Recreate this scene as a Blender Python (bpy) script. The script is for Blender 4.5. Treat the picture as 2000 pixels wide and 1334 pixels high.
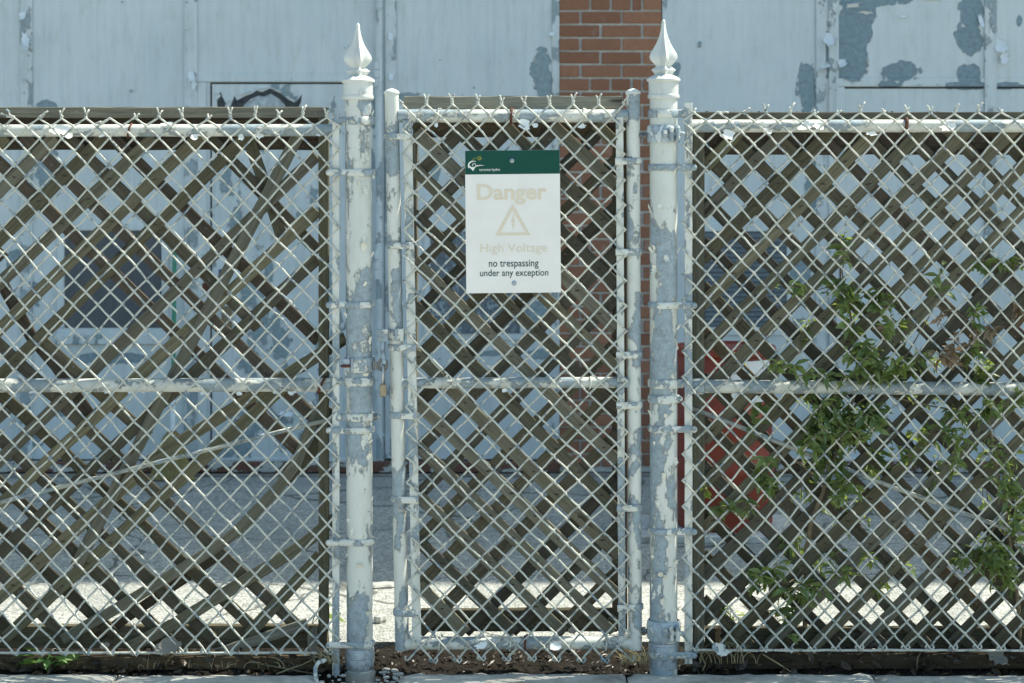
import bpy, math, random
from mathutils import Vector, noise as mn

R = random.Random(7)
scene = bpy.context.scene
col = scene.collection
for o in list(bpy.data.objects):
    bpy.data.objects.remove(o)

# ------------------------------------------------------------------ camera
CAM_Y, CAM_Z = -6.0, 1.53          # metres; the fence stands at Y = 0
FPX = 3922.0                       # focal length in photograph pixels
HX, HY = 1000.0, 316.0             # principal point (vertical sensor, shifted lens)
cam_d = bpy.data.cameras.new('camera')
cam = bpy.data.objects.new('camera', cam_d)
col.objects.link(cam)
cam.location = (0, CAM_Y, CAM_Z)
cam.rotation_euler = (math.radians(90), 0, 0)
cam_d.sensor_width = 36
cam_d.lens = 36 * FPX / 2000
cam_d.shift_y = -(667 - HY) / 2000
cam_d.clip_end = 2000
cam_d.dof.use_dof = True
cam_d.dof.focus_distance = 6.0
cam_d.dof.aperture_fstop = 5.6
scene.camera = cam

# ------------------------------------------------------------------ sky, sun, exposure
SUN = Vector((0.52, 0.20, 0.83)).normalized()      # direction towards the sun
world = bpy.data.worlds.new('World')
scene.world = world
world.use_nodes = True
wn = world.node_tree.nodes
wl = world.node_tree.links
sky = wn.new('ShaderNodeTexSky')
sky.sky_type = 'NISHITA'
sky.sun_disc = False
sky.sun_elevation = math.asin(SUN.z)
sky.sun_rotation = math.atan2(SUN.x, SUN.y)
sky.air_density = 1.0
sky.dust_density = 2.0
sky.ozone_density = 0.3
bg = wn.get('Background') or wn.new('ShaderNodeBackground')
bg.inputs['Strength'].default_value = 0.13
tintn = wn.new('ShaderNodeMix')                    # a slightly hazy, green-blue summer sky
tintn.data_type = 'RGBA'
tintn.blend_type = 'MULTIPLY'
tintn.inputs[0].default_value = 1.0
tintn.inputs[7].default_value = (0.88, 1.06, 1.02, 1)
wl.new(sky.outputs[0], tintn.inputs[6])
wl.new(tintn.outputs[2], bg.inputs['Color'])
sun_d = bpy.data.lights.new('sun', 'SUN')
sun_d.energy = 5.0
sun_d.angle = math.radians(0.5)
sun_d.color = (1.0, 0.96, 0.82)
sun = bpy.data.objects.new('sun', sun_d)
col.objects.link(sun)
sun.rotation_euler = SUN.to_track_quat('Z', 'Y').to_euler()
scene.view_settings.view_transform = 'Standard'
scene.view_settings.look = 'None'
scene.view_settings.exposure = 0.82
scene.view_settings.gamma = 1.0
scene.view_settings.use_curve_mapping = False


def at(px, py, Y):
    s = (Y - CAM_Y) / FPX
    return Vector(((px - HX) * s, Y, CAM_Z - (py - HY) * s))


def ground_y(py):
    return CAM_Z * FPX / (py - HY) + CAM_Y


# ------------------------------------------------------------------ mesh helpers
class MB:
    def __init__(self):
        self.v, self.f, self.g = [], [], []

    def add(self, vs, fs, gs=None):
        b = len(self.v)
        self.v += [tuple(p) for p in vs]
        self.f += [tuple(i + b for i in q) for q in fs]
        self.g += gs if gs else [tuple(p) for p in vs]

    def box(self, a, b, bev=0.0):
        x0, x1 = sorted((a[0], b[0])); y0, y1 = sorted((a[1], b[1])); z0, z1 = sorted((a[2], b[2]))
        c = min(bev, (x1 - x0) * .45, (y1 - y0) * .45, (z1 - z0) * .45)
        if c <= 0:
            vs = [(x0, y0, z0), (x1, y0, z0), (x1, y1, z0), (x0, y1, z0), (x0, y0, z1), (x1, y0, z1), (x1, y1, z1), (x0, y1, z1)]
            self.add(vs, [(0, 3, 2, 1), (4, 5, 6, 7), (0, 1, 5, 4), (1, 2, 6, 5), (2, 3, 7, 6), (3, 0, 4, 7)])
            return
        vs = []
        for z, k in ((z0, c), (z0 + c, 0), (z1 - c, 0), (z1, c)):
            vs += [(x0 + c, y0 + k, z), (x1 - c, y0 + k, z), (x1 - k, y0 + c, z), (x1 - k, y1 - c, z),
                   (x1 - c, y1 - k, z), (x0 + c, y1 - k, z), (x0 + k, y1 - c, z), (x0 + k, y0 + c, z)]
        fs = [tuple(range(7, -1, -1)), tuple(range(24, 32))]
        for r in range(3):
            for i in range(8):
                j = (i + 1) % 8
                fs.append((r * 8 + i, r * 8 + j, r * 8 + 8 + j, r * 8 + 8 + i))
        self.add(vs, fs)

    def tube(self, pts, r, n=8, flat=None, dome=False, closed=False):
        """sweep a round (or, with flat=(horizontal, vertical), an elliptic upright) section along pts"""
        pts = [Vector(p) for p in pts]
        m = len(pts)
        rr = r if isinstance(r, (list, tuple)) else [r] * m
        if dome and not closed:
            t0 = (pts[0] - pts[1]).normalized(); t1 = (pts[-1] - pts[-2]).normalized()
            a, b = rr[0], rr[-1]
            pts = [pts[0] + t0 * a * .8, pts[0] + t0 * a * .55] + pts + [pts[-1] + t1 * b * .55, pts[-1] + t1 * b * .8]
            rr = [a * .35, a * .8] + list(rr) + [b * .8, b * .35]
            m = len(pts)
        vs, gs = [], []
        nrm = None
        L = 0
        for i in range(m):
            if closed:
                t = (pts[(i + 1) % m] - pts[i - 1])
            else:
                t = (pts[min(i + 1, m - 1)] - pts[max(i - 1, 0)])
            t = t.normalized() if t.length > 1e-9 else Vector((0, 0, 1))
            if flat:
                up = Vector((0, 0, 1)); side = t.cross(up)
                side = side.normalized() if side.length > 1e-6 else Vector((1, 0, 0))
            else:
                if nrm is None:
                    h = Vector((0, 1, 0)) if abs(t.y) < .9 else Vector((1, 0, 0))
                    nrm = (h - t * h.dot(t)).normalized()
                else:
                    nrm = nrm - t * nrm.dot(t)
                    nrm = nrm.normalized() if nrm.length > 1e-6 else Vector((1, 0, 0))
                side = nrm; up = t.cross(side)
            if i:
                L += (pts[i] - pts[i - 1]).length
            for k in range(n):
                a = 2 * math.pi * k / n
                if flat:
                    p = pts[i] + side * math.cos(a) * flat[0] * rr[i] + up * math.sin(a) * flat[1] * rr[i]
                else:
                    p = pts[i] + (side * math.cos(a) + up * math.sin(a)) * rr[i]
                vs.append(p); gs.append((L, a * .01, 0))
        fs = []
        last = m if closed else m - 1
        for i in range(last):
            for k in range(n):
                j = (k + 1) % n; i2 = (i + 1) % m
                fs.append((i * n + k, i * n + j, i2 * n + j, i2 * n + k))
        if not closed:
            fs.append(tuple(range(n - 1, -1, -1)))
            fs.append(tuple(range((m - 1) * n, m * n)))
        self.add(vs, fs, gs)

    def lathe(self, c, prof, n=32, fn=None):
        """prof = [(radius, z)] about a vertical axis at c; fn(theta, i) may scale the radius"""
        vs = []
        for i, (r, z) in enumerate(prof):
            for k in range(n):
                a = 2 * math.pi * k / n
                q = r * (fn(a, i) if fn else 1)
                vs.append((c[0] + math.cos(a) * q, c[1] + math.sin(a) * q, c[2] + z))
        fs = []
        for i in range(len(prof) - 1):
            for k in range(n):
                j = (k + 1) % n
                fs.append((i * n + k, i * n + j, i * n + n + j, i * n + n + k))
        fs.append(tuple(range(n - 1, -1, -1)))
        fs.append(tuple(range((len(prof) - 1) * n, len(prof) * n)))
        self.add(vs, fs)

    def plank(self, path, y, w, d, wob=.0012, seed=0, step=.05, rough_end=True):
        """a flat board whose broad face looks at the street: path = [(x, z)], centre depth y, width w, thickness d"""
        rr = random.Random(seed)
        P = [Vector(p) for p in path]
        st = []
        for a, b in zip(P[:-1], P[1:]):
            n = max(1, int((b - a).length / step))
            st += [a.lerp(b, i / n) for i in range(n)]
        st.append(P[-1])
        m = len(st)
        c = min(.0022, d * .3)
        prof = [(-w / 2 + c, -d / 2), (w / 2 - c, -d / 2), (w / 2, -d / 2 + c), (w / 2, d / 2 - c),
                (w / 2 - c, d / 2), (-w / 2 + c, d / 2), (-w / 2, d / 2 - c), (-w / 2, -d / 2 + c)]
        vs, gs, L = [], [], 0
        o = rr.random() * 9
        for i in range(m):
            t = (st[min(i + 1, m - 1)] - st[max(i - 1, 0)]).normalized()
            nx, nz = -t.y, t.x
            if i:
                L += (st[i] - st[i - 1]).length
            for k, (u, v) in enumerate(prof):
                j = rr.uniform(-wob, wob)
                e = rr.uniform(-.004, .004) if (rough_end and i in (0, m - 1)) else 0
                vs.append((st[i].x + nx * (u + j) + t.x * e, y + v + rr.uniform(-wob, wob) * .4, st[i].y + nz * (u + j) + t.y * e))
                gs.append((L + o, u, v))
        n = 8
        fs = []
        for i in range(m - 1):
            for k in range(n):
                j = (k + 1) % n
                fs.append((i * n + k, i * n + n + k, i * n + n + j, i * n + j))
        fs.append(tuple(range(n)))
        fs.append(tuple(range((m - 1) * n + n - 1, (m - 1) * n - 1, -1)))
        self.add(vs, fs, gs)

    def build(self, name, mat, parent=None, smooth=False, kind=None, origin=None):
        me = bpy.data.meshes.new(name)
        off = Vector((0, 0, 0))
        if parent is not None:
            off = world_loc(parent)
        elif origin is not None:
            off = Vector(origin)
        me.from_pydata([(v[0] - off.x, v[1] - off.y, v[2] - off.z) for v in self.v], [], self.f)
        at_ = me.attributes.new('gv', 'FLOAT_VECTOR', 'POINT')
        at_.data.foreach_set('vector', [c for g in self.g for c in g])
        if smooth:
            me.polygons.foreach_set('use_smooth', [True] * len(me.polygons))
            if smooth is not True:
                try:
                    me.set_sharp_from_angle(angle=math.radians(smooth))
                except Exception:
                    pass
        me.materials.append(mat)
        me.update()
        ob = bpy.data.objects.new(name, me)
        col.objects.link(ob)
        if parent is not None:
            ob.parent = parent
        elif origin is not None:
            ob.location = off
        if kind:
            ob['kind'] = kind
        return ob


def world_loc(o):
    p = Vector(o.location)
    while o.parent:
        o = o.parent
        p += Vector(o.location)
    return p


def thing(name, label, cat, loc=(0, 0, 0), group=None):
    o = bpy.data.objects.new(name, None)
    o.empty_display_size = .1
    o.location = loc
    col.objects.link(o)
    return tag(o, label, cat, group)


def tag(o, label, cat, group=None):
    o['label'] = label
    o['category'] = cat
    if group:
        o['group'] = group
    return o


# ------------------------------------------------------------------ materials
class NT:
    def __init__(self, name):
        self.m = bpy.data.materials.new(name)
        self.m.use_nodes = True
        self.t = self.m.node_tree
        self.p = self.t.nodes['Principled BSDF']
        self.out = self.t.nodes['Material Output']
        self.geo = self.t.nodes.new('ShaderNodeNewGeometry')
        self.pos = self.geo.outputs['Position']

    def n(self, typ, ins=None, **kw):
        nd = self.t.nodes.new(typ)
        for k, v in kw.items():
            setattr(nd, k, v)
        for k, v in (ins or {}).items():
            self.put(nd.inputs[k], v)
        return nd

    def put(self, sock, v):
        if isinstance(v, bpy.types.NodeSocket):
            self.t.links.new(v, sock)
        else:
            if sock.type == 'RGBA' and len(v) == 3:
                v = (*v, 1)
            sock.default_value = v

    def math(self, op, a, b=0.0, c=None, clamp=False):
        nd = self.n('ShaderNodeMath', operation=op, use_clamp=clamp)
        self.put(nd.inputs[0], a); self.put(nd.inputs[1], b)
        if c is not None:
            self.put(nd.inputs[2], c)
        return nd.outputs[0]

    def scale(self, v, s):
        nd = self.n('ShaderNodeVectorMath', operation='MULTIPLY')
        self.put(nd.inputs[0], v); self.put(nd.inputs[1], s)
        return nd.outputs[0]

    def addv(self, v, s):
        nd = self.n('ShaderNodeVectorMath', operation='ADD')
        self.put(nd.inputs[0], v); self.put(nd.inputs[1], s)
        return nd.outputs[0]

    def noise(self, v, scale, detail=4.0, rough=.55, dist=0.0):
        return self.n('ShaderNodeTexNoise', {'Vector': v, 'Scale': scale, 'Detail': detail, 'Roughness': rough, 'Distortion': dist}).outputs['Fac']

    def ramp(self, v, a, b, lo=0.0, hi=1.0):
        return self.n('ShaderNodeMapRange', {'Value': v, 'From Min': a, 'From Max': b, 'To Min': lo, 'To Max': hi}).outputs[0]

    def mix(self, f, a, b, mode='MIX'):
        nd = self.n('ShaderNodeMix', data_type='RGBA', blend_type=mode)
        self.put(nd.inputs[0], f); self.put(nd.inputs[6], a); self.put(nd.inputs[7], b)
        return nd.outputs[2]

    def bump(self, h, strength, dist, prev=None):
        nd = self.n('ShaderNodeBump', {'Height': h, 'Strength': strength, 'Distance': dist})
        if prev is not None:
            self.put(nd.inputs['Normal'], prev)
        return nd.outputs[0]

    def rnd(self):
        return self.n('ShaderNodeObjectInfo').outputs['Random']

    def done(self, color, rough=.6, normal=None, metal=0.0, spec=.4):
        self.put(self.p.inputs['Base Color'], color)
        self.put(self.p.inputs['Roughness'], rough)
        self.put(self.p.inputs['Metallic'], metal)
        self.put(self.p.inputs['Specular IOR Level'], spec)
        if normal is not None:
            self.put(self.p.inputs['Normal'], normal)
        return self.m


def flaking(name, base=(.655, .655, .60), under=(.245, .295, .32), thr=.56, scale=9.0, stretch=(1, 1, .55), chip=.70,
            crack=.35, patches=None, Yp=0.0, rough=.5, streak=0.0, soft=.004, pnoise=.5, under_rust=.30, wobble=22.0):
    """old paint that has come off in patches; patches = ellipses (px, py, rx, ry) measured on the photograph and standing at depth Yp"""
    b = NT(name)
    v = b.scale(b.pos, stretch)
    n1 = b.math('ADD', b.math('MULTIPLY', b.noise(v, scale, 7, .60, .1), .86), b.math('MULTIPLY', b.noise(b.pos, scale * 4.5, 3, .7), .14))
    cell = b.n('ShaderNodeTexVoronoi', {'Vector': b.addv(b.pos, b.scale(b.n('ShaderNodeTexNoise', {'Vector': b.pos, 'Scale': 60.0}).outputs['Color'], (.006, .006, .006))), 'Scale': scale * 7}).outputs['Color']
    cell = b.math('SUBTRACT', b.n('ShaderNodeSeparateColor', {'Color': cell}).outputs[0], .5)
    n1 = b.math('ADD', n1, b.math('MULTIPLY', cell, .022))
    bare = b.ramp(n1, thr - soft, thr + soft)
    edge = b.ramp(n1, thr - .024, thr - .001)
    n2 = b.noise(b.pos, scale * 6, 3, .6)
    chips = b.ramp(n2, chip - .01, chip + .01)
    bare = b.math('MAXIMUM', bare, chips)
    if patches:
        wob = b.noise(b.pos, wobble, 7, .72)
        wob2 = b.noise(b.pos, wobble * .55, 2, .5)
        d = None
        for (px, py, rx, ry) in patches:
            c = at(px, py, Yp); s = (Yp - CAM_Y) / FPX
            q = b.addv(b.pos, (-c.x, -c.y, -c.z))
            q = b.scale(q, (1 / (rx * s), 0, 1 / (ry * s)))
            ln = b.n('ShaderNodeVectorMath', operation='LENGTH')
            b.put(ln.inputs[0], q)
            ln = ln.outputs['Value']
            d = ln if d is None else b.math('MINIMUM', d, ln)
        d = b.math('ADD', d, b.math('MULTIPLY', b.math('SUBTRACT', wob, .5), pnoise))
        d = b.math('ADD', d, b.math('MULTIPLY', b.math('SUBTRACT', wob2, .5), pnoise * 1.1))
        pc2 = b.n('ShaderNodeTexVoronoi', {'Vector': b.addv(b.pos, b.scale(b.n('ShaderNodeTexNoise', {'Vector': b.pos, 'Scale': 25.0}).outputs['Color'], (.02, .02, .02))), 'Scale': 26.0}).outputs['Color']
        d = b.math('ADD', d, b.math('MULTIPLY', b.math('SUBTRACT', b.n('ShaderNodeSeparateColor', {'Color': pc2}).outputs[0], .5), .34))
        pm = b.ramp(d, 1.012, .995)
        pe = b.ramp(d, 1.10, 1.01)
        bare = b.math('MAXIMUM', bare, pm)
        edge = b.math('MAXIMUM', edge, pe)
    edge = b.math('MULTIPLY', edge, b.math('SUBTRACT', 1.0, bare))
    # colours
    n3 = b.noise(b.pos, 3.0, 3, .6)
    n4 = b.noise(b.pos, 160, 2, .7)
    pc = b.mix(b.ramp(n3, .3, .7, 0, .55), base, tuple(c * k for c, k in zip(base, (.80, .85, .86))))
    if streak:
        sv = b.noise(b.scale(b.pos, (14, 14, .8)), 2.2, 4, .6)
        pc = b.mix(b.ramp(sv, .45, .75, 0, streak), pc, tuple(c * k for c, k in zip(base, (.60, .68, .72))))
    gr = b.noise(b.scale(b.pos, (20, 20, 5)), 1.0, 5, .7)
    pc = b.mix(b.ramp(gr, .52, .74, 0, .45), pc, tuple(c * k for c, k in zip(base, (.62, .60, .54))))
    speck = b.noise(b.pos, 420, 2, .6)
    pc = b.mix(b.ramp(speck, .68, .74, 0, .5), pc, (.30, .29, .26))
    if crack:
        vo = b.n('ShaderNodeTexVoronoi', {'Vector': b.addv(b.scale(b.pos, (1, 1, .6)), b.n('ShaderNodeTexNoise', {'Vector': b.pos, 'Scale': 40.0}).outputs['Color']),
                                          'Scale': scale * 3.2}, feature='DISTANCE_TO_EDGE').outputs[0]
        gate = b.ramp(b.noise(b.pos, scale * .8, 2), .50, .60)
        ck = b.math('MULTIPLY', b.ramp(vo, .028, .012), gate)
        ck = b.math('MULTIPLY', ck, crack)
        pc = b.mix(ck, pc, (.12, .115, .10))
    uc = b.mix(b.ramp(b.noise(b.pos, 45, 5, .7), .35, .65), under, tuple(c * 1.45 for c in under))
    uc = b.mix(b.ramp(n4, .35, .75, 0, .35), uc, tuple(c * .55 for c in under))
    if under_rust:
        uc = b.mix(b.ramp(b.noise(b.pos, 38, 5, .75), .57, .68, 0, under_rust), uc, (.13, .075, .05))
    c = b.mix(b.math('MULTIPLY', edge, .72), pc, (.15, .145, .13))  # lifted paint edges: their shadow and dirt coloured in as a dark rim
    c = b.mix(bare, c, uc)
    h = b.math('SUBTRACT', 1.0, bare)
    h = b.math('ADD', h, b.math('MULTIPLY', edge, .6))
    nm = b.bump(h, .8, .0025)
    nm = b.bump(n2, .25, .003, nm)
    return b.done(c, b.ramp(bare, 0, 1, rough, .62), nm)


def wood_mat(name, a=(.198, .184, .130), c2=(.072, .065, .044), green=.35, warm=0.0):
    b = NT(name)
    gv = b.n('ShaderNodeAttribute', attribute_name='gv').outputs['Vector']
    rn = b.rnd()
    off = b.n('ShaderNodeCombineXYZ', {'X': b.math('MULTIPLY', rn, 37.0), 'Y': b.math('MULTIPLY', rn, 3.1), 'Z': 0.0}).outputs[0]
    v = b.addv(gv, off)
    g1 = b.noise(b.scale(v, (5, 150, 150)), 1.0, 5, .65, .8)
    g2 = b.noise(b.scale(v, (14, 420, 300)), 1.0, 3, .6)
    big = b.noise(b.scale(v, (4, 14, 14)), 1.0, 3, .6)
    kn = b.n('ShaderNodeTexVoronoi', {'Vector': b.scale(v, (3.2, 17, 17)), 'Scale': 1.0}).outputs['Distance']
    c = b.mix(b.ramp(g1, .3, .7), c2, a)
    c = b.mix(b.ramp(g2, .55, .75, 0, .55), c, tuple(x * .45 for x in c2))
    c = b.mix(b.ramp(big, .45, .75, 0, .5), c, tuple(x * .55 for x in a))
    c = b.mix(b.ramp(kn, .13, .07, 0, .8), c, (.035, .027, .02))
    li = b.noise(b.pos, 26, 5, .7)
    c = b.mix(b.ramp(li, .56, .72, 0, green), c, (.10, .115, .065))
    li2 = b.noise(b.pos, 90, 3, .7)
    c = b.mix(b.ramp(li2, .62, .72, 0, .5), c, (.27, .28, .24))
    val = b.ramp(rn, 0, 1, .62, 1.35)
    hs = b.n('ShaderNodeHueSaturation', {'Color': c, 'Value': val, 'Saturation': b.ramp(b.math('FRACT', b.math('MULTIPLY', rn, 7.3)), 0, 1, .75 + warm, 1.2 + warm)})
    nm = b.bump(g1, .5, .002)
    nm = b.bump(g2, .4, .001, nm)
    return b.done(hs.outputs[0], .85, nm, spec=.15)


def plain(name, c, rough=.6, metal=0.0, var=.15, scale=40.0, bump=.2, dark=None, spec=.4):
    b = NT(name)
    n1 = b.noise(b.pos, scale, 4, .6)
    cc = b.mix(b.ramp(n1, .3, .7), tuple(x * (1 - var) for x in c), tuple(min(1, x * (1 + var)) for x in c))
    if dark:
        cc = b.mix(b.ramp(b.noise(b.pos, scale * .4, 5, .7), .52, .64, 0, .8), cc, dark)
    return b.done(cc, rough, b.bump(n1, bump, .002), metal, spec)


M = {}
M['post'] = flaking('post_paint', thr=.525, scale=8.0, stretch=(1, 1, .36), crack=.5)
M['tube'] = flaking('gate_tube_paint', thr=.535, scale=11.0, stretch=(1, 1, .5), crack=.5)
M['rail'] = flaking('rail_paint', thr=.512, scale=12.0, stretch=(.6, 1, 1), crack=.8)
M['band'] = flaking('band_paint', thr=.50, scale=22.0, stretch=(1, 1, 1), crack=.4)
M['bar'] = flaking('bar_paint', thr=.54, scale=14.0, stretch=(1, 1, .45), crack=.5)
M['wire'] = flaking('wire_paint', base=(.555, .55, .485), thr=.585, scale=30.0, stretch=(1, 1, 1), crack=0, chip=.66)
M['cap'] = flaking('cap_paint', base=(.63, .635, .60), rough=.32, thr=.66, scale=14.0, stretch=(1, 1, 1), crack=.3, chip=.76)
M['rod'] = flaking('rod_paint', base=(.42, .425, .375), thr=.52, scale=20.0, stretch=(.5, 1, 1), crack=.3)
M['zinc'] = plain('bare_zinc', (.33, .38, .42), .45, .3, .2, 60, .3, dark=(.12, .11, .10))
M['dark_steel'] = plain('dark_steel', (.16, .16, .155), .45, .6, .3, 80, .3)
M['rust'] = plain('rust', (.10, .035, .02), .8, 0, .45, 90, .6, dark=(.025, .014, .01))
M['brass'] = plain('old_brass', (.32, .27, .18), .42, .5, .15, 200, .2, dark=(.12, .10, .07))
M['wood'] = wood_mat('weathered_wood')
M['wood_pale'] = wood_mat('bleached_wood', (.27, .262, .215), (.13, .125, .098), green=.2)
M['wood_brown'] = wood_mat('brown_wood', (.10, .080, .057), (.042, .032, .023), green=.15, warm=.05)
M['wood_green'] = wood_mat('mossy_wood', (.178, .168, .118), (.070, .066, .044), green=.5)
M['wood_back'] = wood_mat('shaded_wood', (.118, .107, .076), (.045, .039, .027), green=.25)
M['staple'] = plain('staple', (.035, .028, .022), .8)


def soil_mat():
    b = NT('soil')
    n1 = b.noise(b.pos, 60, 6, .7); n2 = b.noise(b.pos, 220, 4, .7); n3 = b.noise(b.pos, 6, 3, .6)
    c = b.mix(b.ramp(n1, .3, .7), (.010, .008, .0065), (.030, .024, .019))
    c = b.mix(b.ramp(n2, .60, .68, 0, .6), c, (.13, .115, .09))
    c = b.mix(b.ramp(n3, .45, .7, 0, .4), c, (.04, .038, .032))
    return b.done(c, .95, b.bump(n1, 1.0, .012, b.bump(n2, .8, .004)), spec=.1)


def asphalt_mat():
    b = NT('asphalt')
    n1 = b.noise(b.pos, 1.6, 5, .6)
    vo = b.n('ShaderNodeTexVoronoi', {'Vector': b.pos, 'Scale': 95.0})
    st = vo.outputs['Color']
    sv = b.n('ShaderNodeSeparateColor', {'Color': st}).outputs[0]
    c = b.mix(b.ramp(sv, .1, .95), (.26, .268, .25), (.58, .575, .53))
    c = b.mix(b.ramp(b.noise(b.pos, 70, 4, .7), .50, .64, 0, .75), c, (.17, .178, .168))
    c = b.mix(b.ramp(n1, .40, .66, 0, .55), c, (.22, .232, .22))
    c = b.mix(b.ramp(b.noise(b.pos, 150, 3, .75), .56, .64, 0, .85), c, (.055, .053, .048))
    cr = b.n('ShaderNodeTexVoronoi', {'Vector': b.addv(b.pos, b.scale(b.n('ShaderNodeTexNoise', {'Vector': b.pos, 'Scale': 3.0}).outputs['Color'], (.35, .35, 0))), 'Scale': 1.1}, feature='DISTANCE_TO_EDGE').outputs[0]
    c = b.mix(b.ramp(cr, .012, .004, 0, .7), c, (.04, .04, .035))
    h = b.math('ADD', b.math('MULTIPLY', vo.outputs['Distance'], -1.0), b.math('MULTIPLY', b.noise(b.pos, 40, 4), .5))
    return b.done(c, .9, b.bump(h, .9, .006), spec=.25)


def concrete_mat(name, a, s=30.0, stain=(.10, .095, .08), amt=.6):
    b = NT(name)
    n1 = b.noise(b.pos, s, 6, .65); n2 = b.noise(b.pos, 260, 3, .7); n3 = b.noise(b.pos, 5, 4, .6)
    c = b.mix(b.ramp(n1, .3, .7), tuple(x * .75 for x in a), tuple(x * 1.12 for x in a))
    c = b.mix(b.ramp(n2, .60, .70, 0, .6), c, tuple(x * .4 for x in a))
    c = b.mix(b.ramp(n3, .50, .72, 0, amt), c, stain)
    return b.done(c, .9, b.bump(n1, .5, .004, b.bump(n2, .4, .002)), spec=.2)


M['soil'] = soil_mat()
M['asphalt'] = asphalt_mat()
M['kerb'] = concrete_mat('kerb_concrete', (.52, .51, .46))
M['pave'] = concrete_mat('pavement_concrete', (.46, .455, .43), 12)
M['found'] = concrete_mat('foundation_concrete', (.24, .225, .20), 25, (.07, .055, .04), .7)


def brick_mat():
    b = NT('brick')
    rn = b.rnd()
    n1 = b.noise(b.pos, 55, 5, .7); n2 = b.noise(b.pos, 240, 3, .7)
    a = b.mix(rn, (.26, .118, .072), (.385, .188, .115))
    c = b.mix(b.ramp(n1, .35, .7, 0, .55), a, (.20, .096, .062))
    c = b.mix(b.ramp(n2, .62, .70, 0, .5), c, (.40, .27, .20))
    wh = b.noise(b.pos, 7, 4, .6)
    c = b.mix(b.ramp(wh, .64, .74, 0, .35), c, (.42, .36, .32))
    return b.done(c, .85, b.bump(n1, .35, .004, b.bump(n2, .4, .0015)), spec=.2)


M['brick'] = brick_mat()
M['mortar'] = concrete_mat('mortar', (.66, .65, .61), 60, (.36, .33, .30), .4)


def far_brick():
    b = NT('brick_courses')
    sx = b.n('ShaderNodeSeparateXYZ', {'Vector': b.pos})
    v = b.n('ShaderNodeCombineXYZ', {'X': sx.outputs[0], 'Y': sx.outputs[2], 'Z': 0.0}).outputs[0]
    t = b.n('ShaderNodeTexBrick', {'Vector': v, 'Color1': (.36, .175, .10), 'Color2': (.29, .135, .08), 'Mortar': (.55, .54, .5), 'Scale': 1.0,
                                   'Mortar Size': .008, 'Brick Width': .205, 'Row Height': .0655})
    return b.done(t.outputs['Color'], .85)


M['far_brick'] = far_brick()


def leaf_mat(name, a=(.060, .108, .038), c2=(.185, .245, .085), tr=(.36, .45, .09), amt=.35):
    b = NT(name)
    gv = b.n('ShaderNodeAttribute', attribute_name='gv').outputs['Vector']
    tint = b.n('ShaderNodeSeparateXYZ', {'Vector': gv}).outputs[2]
    f = b.math('FRACT', b.math('ADD', tint, b.math('MULTIPLY', b.rnd(), 5.7)))
    c = b.mix(f, a, c2)
    n1 = b.noise(b.pos, 150, 3, .6)
    c = b.mix(b.ramp(n1, .5, .75, 0, .4), c, tuple(x * .5 for x in a))
    b.done(c, .42, b.bump(n1, .3, .002), spec=.45)
    t = b.n('ShaderNodeBsdfTranslucent', {'Color': tr})
    mx = b.n('ShaderNodeMixShader', {0: amt, 1: b.p.outputs[0], 2: t.outputs[0]})
    b.t.links.new(mx.outputs[0], b.out.inputs['Surface'])
    return b.m


M['leaf'] = leaf_mat('leaf_green')
M['leaf_young'] = leaf_mat('leaf_young', (.12, .20, .035), (.24, .30, .06), (.5, .6, .08), .4)
M['leaf_weed'] = leaf_mat('leaf_weed', (.075, .17, .045), (.15, .27, .07), (.3, .5, .08), .35)
M['leaf_dead'] = leaf_mat('leaf_dead', (.16, .10, .055), (.30, .23, .15), (.4, .25, .1), .25)
M['litter'] = leaf_mat('litter', (.020, .015, .011), (.065, .050, .035), (.1, .07, .03), .1)
M['leaf_pale'] = leaf_mat('leaf_bleached', (.17, .16, .135), (.28, .265, .225), (.2, .18, .13), .15)
M['stem'] = plain('stem_bark', (.17, .135, .085), .85, 0, .35, 90, .6)
M['straw'] = plain('straw', (.36, .30, .17), .8, 0, .35, 30, .2)
M['pebble'] = plain('pebble', (.33, .33, .31), .8, 0, .4, 18, .4)

# ------------------------------------------------------------------ the ground
g = MB()
g.add([(-400, -400, -.13), (400, -400, -.13), (400, 400, -.13), (-400, 400, -.13)], [(0, 1, 2, 3)])
g.build('ground', M['pave'], kind='structure')
# yard behind the fence: one slab with an edge 0.40 m behind the fence line
YE = .40
m = MB()
m.box((-14, YE, -.25), (14, 3.80, 0), 0)
m.build('yard', M['asphalt'], kind='structure')
# bare soil in the strip under the fence, modelled uneven


def soil_strip():
    nx, ny = 420, 26
    x0, x1, y0, y1 = -2.4, 2.4, -.10, YE
    vs, fs = [], []
    for j in range(ny + 1):
        for i in range(nx + 1):
            x = x0 + (x1 - x0) * i / nx; y = y0 + (y1 - y0) * j / ny
            z = -.012 + .020 * mn.noise((x * 9, y * 14, 2)) + .012 * mn.noise((x * 40, y * 40, 7))
            z -= .012 * max(0, 1 - abs(x + .22) / .5) if y < .25 else 0
            if .0 < y < .22 and (x < -.52 or x > .52):
                z += .012
            if y < .03:
                z -= (.03 - y) * .35
            vs.append((x, y, z))
    for j in range(ny):
        for i in range(nx):
            a = j * (nx + 1) + i
            fs.append((a, a + 1, a + nx + 2, a + nx + 1))
    b = MB(); b.add(vs, fs)
    return b.build('soil', M['soil'], smooth=True, kind='structure')


soil_strip()
# kerb of cast concrete blocks in front of the fence
kb = bpy.data.objects.new('kerb', None); col.objects.link(kb); kb['kind'] = 'structure'
kb.location = (0, -.15, -.12)


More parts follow.
